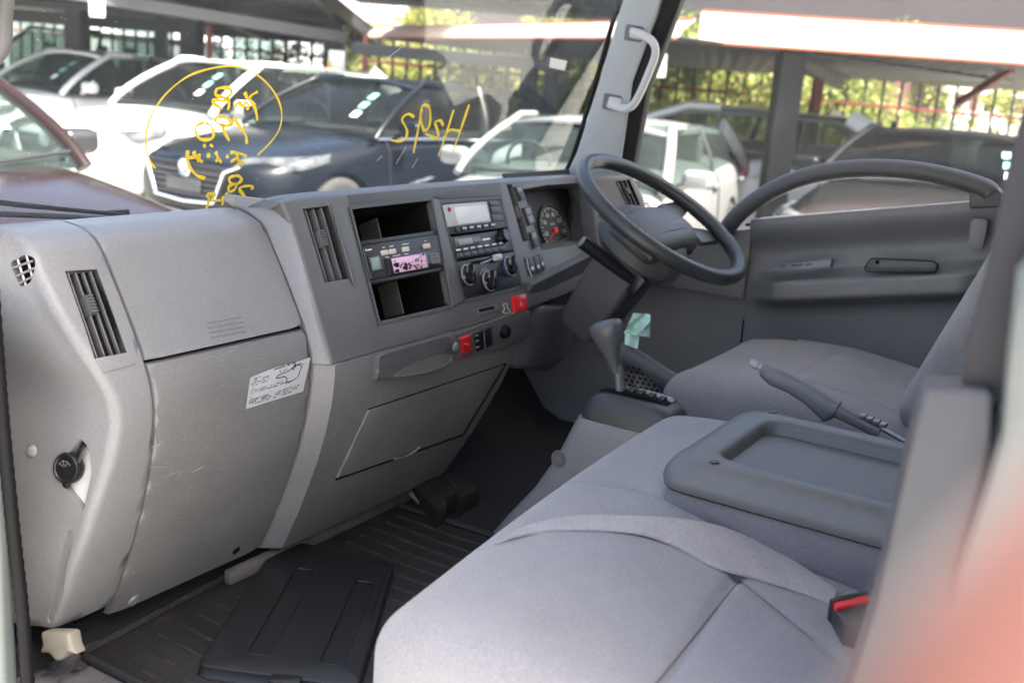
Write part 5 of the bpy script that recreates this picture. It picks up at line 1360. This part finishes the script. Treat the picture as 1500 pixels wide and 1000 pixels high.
        for (v, u) in ((.62, .34), (.60, .50), (.58, .66)):
            g = G(); g.grid([[scr(v-.05, u), scr(v+.05, u)], [scr(v-.05, u+.10), scr(v+.05, u+.10)]]); g.build('windscreen_sticker', STK if u > .4 else PAPER, root)
    if wheels:
        for x in wx:
            for s in (1, -1):
                c = T(x, s*(hw-.11), wr); a = l*s
                g = G(); g.lathe([(.215, .095), (.235, .105), (.30, .10), (wr, .07), (wr, -.09), (.28, -.1), (0, -.1)], c, a, 36); wh = g.build('wheel', TYRE, root, ang=50)
                g = G(); g.lathe([(.20, .06), (.222, .098), (.215, .102), (.195, .075)], c, a, 36)
                up_ = V((0, 0, 1)); sd_ = a.cross(up_)
                for k in range(5):
                    th = 2*math.pi*k/5+.3
                    for dth in (-.14, .14):
                        d1 = up_*math.cos(th)+sd_*math.sin(th); d2 = up_*math.cos(th+dth)+sd_*math.sin(th+dth)
                        g.tube([c+a*.085+d1*.03, c+a*.08+d2*.20], [.022, .016], 6, flat=.6)
                g.lathe([(0, .10), (.035, .097), (.05, .075), (0, .06)], c, a, 16); g.build('rim', RIMM, wh, ang=50)
                g = G(); g.lathe([(0, .03), (.2, .03), (.2, .02), (0, .02)], c, a, 20); g.build('brake_disc', ARCH, wh)
    return root, T
ROW = dirv(-.82, -.57)
def cpos(pxn, an, L=4.4):      # nose pixel column and distance -> car centre
    p = W(pxn, an); return p - ROW*(L/2)
BLUE = mat('blue_black_paint', (.0035, .0052, .008), .22, spec=.16, coat=.05); WHITE = mat('white_paint', (.60, .59, .56), .25, coat=.6); SILVER = mat('silver_paint', (.50, .50, .50), .3, metal=.35, coat=.6)
RED = mat('maroon_paint', (.013, .0058, .0048), .15, spec=.2); BLACKP = mat('black_car_paint', (.006, .006, .007), .25, spec=.15); GREYP = mat('dark_suv_paint', (.03, .04, .055), .2, coat=.6); PEARL = mat('pearl_grey_paint', (.70, .70, .68), .35, coat=.5)
bc, bT = car('parked_car', 'dark blue hatchback with a chrome edged grille, in the middle of the row', cpos(258, 8.5), ROW, BLUE, hood=.97, H=1.46)
car('parked_car', 'large white car with white door mirrors, beside the dark blue hatchback', cpos(60, 10.2), ROW, WHITE, L=4.5, H=1.52, kind='hatch')
car('parked_car', 'white car half hidden at the far left behind the other white car', cpos(-130, 12.4), ROW, mat('dusty_white_paint', (.66, .66, .64), .3, coat=.5), L=4.5, H=1.50, kind='sedan', glassm=CGP)
car('parked_car', 'silver grey estate car with a white sticker on its windscreen, right of the windscreen pillar', W(700, 6.35)+dirv(.93, .37)*2.1, dirv(-.93, -.37), mat('pale_silver_paint', (.22, .22, .22), .3, metal=.2, coat=.4), L=4.2, Wd=1.66, H=1.30, hood=.87, kind='wagon', glassm=CGP)
car('parked_car', 'black car with green stickers on its glass, seen over the driver door', cpos(1235, 6.6, 4.5), dirv(-.88, -.48), BLACKP, H=1.40, kind='sedan', glassm=glass('dark_car_glass', (.16, .18, .18), .02, .004))
car('parked_car', 'pale grey car with a red tail light, parked behind the black car', W(985, 10.9), dirv(.12, -.99), PEARL, L=4.3, H=1.44, hood=1.06, kind='hatch')
car('parked_car', 'maroon car close in front of the windscreen, at the lower left', V((1.62, 5.45, GZ)), V((.02, -1, 0)), RED, L=4.6, Wd=1.80, H=1.50, hood=.98, kind='sedan', glassm=CGP, mirror=BLK)
car('parked_car', 'tall dark off-road car in the back left corner under the shed roof', W(-20, 15.5)-ROW*1.5, ROW, GREYP, L=4.6, Wd=1.85, H=1.80, hood=1.10, kind='suv')

# --- open sheds
STEEL = mat('dark_steel', (.014, .015, .016), .6, var=.2, vscale=3); RUST = mat('red_oxide_paint', (.22, .05, .035), .6, var=.2, vscale=4)
ROOFU = mat('grey_roof_sheet', (.085, .085, .09), .6, var=.15, vscale=1.2); ROOFP = mat('pale_pink_roof_paint', (.70, .47, .35), .6, var=.08, vscale=1.5); ROOFE = mat('red_roof_edge', (.42, .10, .05), .6)
EYE = CAMLOC.z
def CP_(a, b, z): p = CAMLOC+FH*a+RH*b; return V((p.x, p.y, z))
def beam(name, p, q, wd, ht, material, parent, **k):
    p, q = V(p), V(q); d = (q-p).normalized(); sd_ = d.cross(V((0, 0, 1))).normalized(); u = sd_.cross(d)
    g = G(); M_ = Matrix((d, sd_, u)).transposed(); g.box((p+q)/2, ((q-p).length, wd, ht), rot=M_, bev=min(wd, ht)*.06, seg=1); return g.build(name, material, parent, **k)
def post(p, wd, h0, h1, material, parent, name='post'):
    g = G(); g.box((p.x, p.y, (h0+h1)/2), (wd, wd*.8, h1-h0), rot=Matrix.Rotation(R(31), 3, 'Z'), bev=wd*.05, seg=1); return g.build(name, material, parent)
sh = thing('shed', 'open steel shed with a low dark roof over the cars at the left', 'shed', CP_(12, -5, GZ))
g = G()
def sheet_roof(g, c00, c10, c11, c01, nc=60, amp=.018):
    P = []
    for v in (0, .5, 1):
        row = []
        for i in range(nc*4+1):
            u = i/(nc*4); p = V(c00).lerp(V(c10), u).lerp(V(c01).lerp(V(c11), u), v); row.append(p+V((0, 0, amp*math.sin(i*math.pi/2))))
        P.append(row)
    g.solid(P, (0, 0, .012))
sheet_roof(g, CP_(11.6, -11, 1.90), CP_(12.6, -2.6, 1.92), CP_(17.5, -2.3, 1.42), CP_(17, -14, 1.38)); g.build('roof_sheet', ROOFU, sh, ang=80)
g = G(); sheet_roof(g, CP_(12.9, -2.62, 2.06), CP_(12.9, 1.75, 2.06), CP_(14.8, 1.8, 1.80), CP_(14.8, -2.4, 1.80)); g.build('roof_extension', ROOFU, sh, ang=80)
beam('purlin', CP_(13.9, -2.5, 1.87), CP_(13.9, 1.7, 1.87), .06, .09, STEEL, sh)
for k, a in enumerate((11.7, 12.8, 13.9, 15.0, 16.1)): beam('purlin', CP_(a, -11-.5*(a-11.6), 1.83-.097*(a-11.6)), CP_(a+.5, -2.7, 1.83-.097*(a-11.6)), .06, .10, STEEL, sh)
beam('rafter', CP_(11.6, -4.5, 1.78), CP_(16.4, -4.0, 1.33), .10, .16, STEEL, sh)
beam('rafter', CP_(16.2, -13, 1.33), CP_(16.6, -2.5, 1.37), .10, .18, STEEL, sh)
beam('rafter', CP_(12.2, -5.4, 1.55), CP_(14.0, -2.4, 1.32), .09, .14, mat('grey_steel', (.08, .082, .085), .5), sh)
beam('rafter', CP_(12.7, -2.65, 1.80), CP_(17.2, -2.4, 1.36), .12, .16, STEEL, sh)
for px, a, wd in ((102, 15.8, .32), (266, 15.2, .33), (470, 14.6, .28), (222, 16.6, .2)): post(W(px, a), wd, GZ, 1.50, STEEL, sh)
for px, a in ((290, 14.4), (512, 13.6)): post(W(px, a), .075, GZ, 1.36, RUST, sh, 'red_post')
# second shed: pale roof with red edges
sh2 = thing('shed', 'open shed with a red edged pale roof, through the middle of the windscreen', 'shed', CP_(13, 0, GZ))
def fascia_roof(root, A, B, zb, ht, depth, drop):
    """A, B: (a,b) of the front edge ends; the underside runs back from it"""
    p, q = CP_(*A, zb), CP_(*B, zb); d = (q-p).normalized(); n = V((-d.y, d.x, 0)); n = n if n.dot(FH) > 0 else -n
    g = G(); P = []
    for v, (s, z) in enumerate(((0, 0), (.05, ht*.5), (.16, ht))):
        P.append([p.lerp(q, u)+n*s+V((0, 0, z)) for u in np.linspace(0, 1, 30)])
    g.solid(P, n*.02); g.build('roof_front', ROOFP, root)
    beam('roof_edge', p+V((0, 0, -.012))-n*.012, q+V((0, 0, -.012))-n*.012, .02, .020, ROOFE, root)
    beam('roof_edge', p+n*.16+V((0, 0, ht+.01)), q+n*.16+V((0, 0, ht+.01)), .02, .010, ROOFE, root)
    g = G(); sheet_roof(g, p+n*.03+V((0, 0, .0)), q+n*.03, q+n*depth+V((0, 0, drop)), p+n*depth+V((0, 0, drop)), 30, .012); g.build('roof_sheet', ROOFU, root, ang=80)
    return p, q, n
z1 = EYE+.46
p, q, n = fascia_roof(sh2, (15.4, -2.36), (9.0, 1.15), EYE+.44, .15, 4.2, -.10)
for a, b in ((11.4, .15), ): post(CP_(a+.3, b+.05, GZ), .17, GZ, EYE+.42, STEEL, sh2)
post(CP_(11.9, -.03, GZ), .16, GZ, EYE+.40, mat('grey_steel_light', (.09, .09, .09), .6), sh2)
beam('rafter', CP_(12.2, -2.0, EYE+.22), CP_(11.5, .3, EYE+.18), .09, .13, STEEL, sh2)
sh3 = thing('shed', 'open shed with a broad pale roof front, seen through the driver window', 'shed', CP_(9, 3, GZ))
p, q, n = fascia_roof(sh3, (9.3, 1.38), (8.6, 5.6), EYE+.44, .25, 4.2, -.12)
post(CP_(9.6, 2.24, GZ), .27, GZ, EYE+.42, STEEL, sh3)
post(CP_(11.4, 2.98, GZ), .12, GZ, EYE+.40, RUST, sh3, 'red_post')
beam('rafter', CP_(9.6, 2.2, EYE+.38), CP_(12.8, 3.6, EYE+.24), .10, .12, STEEL, sh3)
beam('brace', CP_(10.5, 4.1, EYE+.10), CP_(9.8, 4.25, EYE+.42), .05, .07, RUST, sh3)
# signs
for (px, py, a, w_, h_, lab) in ((493, 92, 13.2, .20, .29, 'white paper notice fixed to the shed post in the middle'), (142, 13, 11.0, .16, .17, 'white notice hanging from the dark shed roof at the top left'), (967, 96, 8.8, .10, .19, 'white notice on the fence right beside the pillar grab handle')):
    p = CAMLOC+ray(px, py)*a; g = G(); g.box(p, (w_, .012, h_), rot=Matrix.Rotation(R(-59), 3, 'Z'), bev=.002); o = g.build('notice', PAPER); tag(o, lab, 'notice')
    if px == 493:
        g = G(); g.box(p-RH*.085-FH*.012+V((0, 0, -.06)), (.05, .006, .14), rot=Matrix.Rotation(R(-59), 3, 'Z')); g.build('yellow_stripe', mat('yellow_print', (.75, .5, .08), .6), o)
# --- fence
fen = thing('fence', 'black picket fence with red rails behind the parked cars', 'fence', CP_(15, 0, GZ))
F0, F1 = (19.0, -11.5), (13.2, 8.0)
def fpt(u, z): return CP_(F0[0]+(F1[0]-F0[0])*u, F0[1]+(F1[1]-F0[1])*u, z)
pk_me = None; NPK = 92
g = G(); g.box((0, 0, 1.05), (.034, .034, 2.1)); g.lathe([(.028, 0), (.0, .07)], (0, 0, 2.09), (0, 0, 1), 4)
pk0 = g.build('picket', mat('black_fence_paint', (.014, .014, .016), .5), fen); pk0.matrix_parent_inverse = Matrix.Identity(4)
pk0.location = fpt(0, GZ)-ORG[fen.name]
for i in range(1, NPK):
    o = pk0.copy(); COL.objects.link(o); o.parent = fen; o.location = fpt(i/(NPK-1), GZ)-ORG[fen.name]+V((0, 0, rng.uniform(-.02, .02)))
beam('rail', fpt(0, EYE+.25), fpt(1, EYE-.02), .035, .040, RUST, fen); beam('rail', fpt(0, GZ+.35), fpt(1, GZ+.3), .05, .06, RUST, fen)
# --- planting beyond the fence
LEAF = []
for i, c in enumerate(((.22, .27, .055), (.32, .33, .08), (.36, .33, .12), (.15, .20, .045))):
    M = mat('leaf_%d' % i, c, .6); LEAF.append(M)
    b = M.node_tree.nodes['Principled BSDF']; t_ = M.node_tree; tl_ = t_.nodes.new('ShaderNodeBsdfTranslucent'); tl_.inputs[0].default_value = (*c, 1); mx_ = t_.nodes.new('ShaderNodeMixShader'); mx_.inputs[0].default_value = .45
    t_.links.new(b.outputs[0], mx_.inputs[1]); t_.links.new(tl_.outputs[0], mx_.inputs[2]); t_.links.new(mx_.outputs[0], t_.nodes['Material Output'].inputs[0])
def bush(name, label, p, w_, h_, seed, n=6000):
    r_ = np.random.default_rng(seed); root = thing(name, label, 'bush', p, 'bushes beyond the fence')
    g = G()
    for k in range(4):
        a = r_.uniform(0, 6.28); q = p+V((math.cos(a)*w_*.25, math.sin(a)*w_*.25, h_*.7)); g.tube([p+V((0, 0, -.05)), p.lerp(q, .5)+V((.05, 0, 0)), q], [.05, .035, .015], 6)
    g.build('trunk', mat('bark', (.10, .075, .05), .9), root)
    cl = [(p+V((r_.normal(0, w_*.30), r_.normal(0, w_*.25), h_*r_.uniform(.15, .95))), r_.uniform(.25, .5)) for _ in range(22)]
    for mi in range(3):
        vs, fs = [], []
        for k in range(n//3):
            c, rad = cl[r_.integers(len(cl))]
            d = V(r_.normal(0, 1, 3)).normalized()*rad*r_.uniform(.5, 1.0); q = c+d
            if q.z < GZ: continue
            t1 = V(r_.normal(0, 1, 3)).normalized(); t2 = t1.cross(V(r_.normal(0, 1, 3))).normalized(); s_ = r_.uniform(.025, .055)
            b = len(vs); vs += [q-t1*s_, q+t2*s_*.5, q+t1*s_, q-t2*s_*.5]; fs.append((b, b+1, b+2, b+3))
        me = bpy.data.meshes.new('foliage'); me.from_pydata([tuple(v) for v in vs], [], fs)
        link('foliage', me, LEAF[(mi+seed) % 4], root)
bl_ = [('sunlit yellow green bush behind the fence, %s' % s) for s in ('left of the first shed post', 'between the shed post and the pale roof', 'under the middle of the pale roof', 'just left of the two grey posts', 'between the grey posts and the windscreen pillar', 'right beside the windscreen pillar', 'left of the wide dark post', 'right of the red post', 'in front of the pink house', 'at the right edge of the driver window')]
for i, (px, a, w_, h_) in enumerate(((455, 17.6, 2.2, 1.9), (560, 17.2, 2.6, 2.1), (650, 17.0, 2.6, 2.0), (735, 16.6, 2.5, 2.1), (835, 16.0, 2.5, 2.1), (950, 15.4, 2.4, 2.1), (1045, 15.0, 2.4, 2.2), (1190, 14.8, 2.6, 2.1), (1290, 16.0, 2.0, 1.4), (1475, 14.6, 2.4, 2.0))):
    bush('bush', bl_[i], W(px, a), w_, h_, i+3)
# taller trees further back, filling the gaps under the roofs
def tree(label, p, h_, seed):
    r_ = np.random.default_rng(seed); root = thing('tree', label, 'tree', p, 'trees behind the yard')
    g = G(); g.tube([p, p+V((.1, 0, h_*.5)), p+V((0, .1, h_*.8))], [.16, .11, .05], 8)
    for k in range(5):
        a = r_.uniform(0, 6.28); g.tube([p+V((.08, 0, h_*.45)), p+V((math.cos(a)*h_*.25, math.sin(a)*h_*.25, h_*.8))], [.06, .02], 6)
    g.build('trunk', mat('bark', (.10, .075, .05), .9), root)
    cl = [(p+V((r_.normal(0, h_*.20), r_.normal(0, h_*.20), h_*r_.uniform(.3, 1.0))), r_.uniform(.4, .9)) for _ in range(26)]
    for mi in range(3):
        vs, fs = [], []
        for k in range(3200):
            c, rad = cl[r_.integers(len(cl))]; q = c+V(r_.normal(0, 1, 3)).normalized()*rad*r_.uniform(.5, 1)
            t1 = V(r_.normal(0, 1, 3)).normalized(); t2 = t1.cross(V(r_.normal(0, 1, 3))).normalized(); s_ = r_.uniform(.04, .09)
            b = len(vs); vs += [q-t1*s_, q+t2*s_*.5, q+t1*s_, q-t2*s_*.5]; fs.append((b, b+1, b+2, b+3))
        me = bpy.data.meshes.new('crown'); me.from_pydata([tuple(v) for v in vs], [], fs); link('crown', me, LEAF[(mi+seed) % 4], root)
for i, (px, a, h_, s_) in enumerate(((620, 21, 2.6, 'behind the middle of the pale roof'), (800, 21, 2.6, 'behind the grey shed posts'), (1010, 20, 2.4, 'behind the windscreen pillar handle'), (1200, 20, 2.3, 'beside the pink house'), (1530, 21, 2.5, 'right of the pink house'))):
    tree('broad green tree '+s_, W(px, a), h_, 40+i)
# --- buildings behind
def block(name, label, p, wd, dp, ht, wallm, nwin, nfl, yaw=31, roofm=None, winm=None):
    root = thing(name, label, 'building', p); M_ = Matrix.Rotation(R(yaw), 3, 'Z')   # local -x faces the camera
    g = G(); g.box(p+V((0, 0, ht/2)), (dp, wd, ht), rot=M_); wl = g.build('wall', wallm, root)
    for fl in range(nfl):
        for k in range(nwin):
            c = p+M_ @ V((-dp/2-.01, -wd/2+wd*(k+.5)/nwin, .9+fl*2.8+.6)); g = G(); g.box(c, (.05, wd/nwin*.5, 1.2), rot=M_, bev=.01, seg=1); wn = g.build('window', winm or CGP, root)
            g = G(); g.box(c+V((0, 0, -.66)), (.16, wd/nwin*.56, .07), rot=M_); g.build('sill', WHITEP, wn)
    g = G(); g.box(p+V((0, 0, ht+.1)), (dp+.5, wd+.5, .2), rot=M_, bev=.03); g.build('roof', roofm or ROOFU, root); return root, M_
PALEW = mat('white_render', (.74, .74, .72), .85, var=.05, vscale=.5); PINK = mat('pink_render', (.55, .28, .24), .85, var=.08, vscale=.6)
block('building', 'white building beyond the fence at the far left', W(60, 26), 9, 6, 5.2, PALEW, 4, 1)
block('building', 'pale building with blue shaded windows seen through the left shed', W(400, 27), 6, 6, 4.6, mat('pale_blue_render', (.66, .70, .74), .85), 3, 1)
block('building', 'added dark brown block filling the dark band above the broad pale roof', W(1000, 30), 30, 6, 7.5, mat('dark_filler_brown', (.035, .030, .034), .8, var=.2, vscale=.5), 0, 2)  # added block, stands in for the dark band above the pale roof
ph, M_ = block('building', 'pink house with a white balustrade behind the fence at the right', W(1350, 19.5), 3.6, 4, 2.15, PINK, 3, 1, roofm=mat('pale_roof_slab', (.7, .6, .56), .8))
pb = W(1410, 17.0); g = G()
bal = thing('balustrade', 'white balustrade wall in front of the pink house', 'balustrade', pb)
g = G(); g.box(pb+V((0, 0, .9)), (.18, 1.6, 1.35), rot=M_); g.build('wall', PALEW, bal)
for k in range(7):
    g = G(); c = pb+M_ @ V((-.0, -.72+.24*k, 1.70)); g.lathe([(.05, -.14), (.03, -.1), (.055, 0), (.03, .1), (.05, .14)], c, (0, 0, 1), 10); g.build('baluster', PALEW, bal)
g = G(); g.box(pb+V((0, 0, 1.88)), (.2, 1.7, .08), rot=M_); g.build('coping', PALEW, bal)
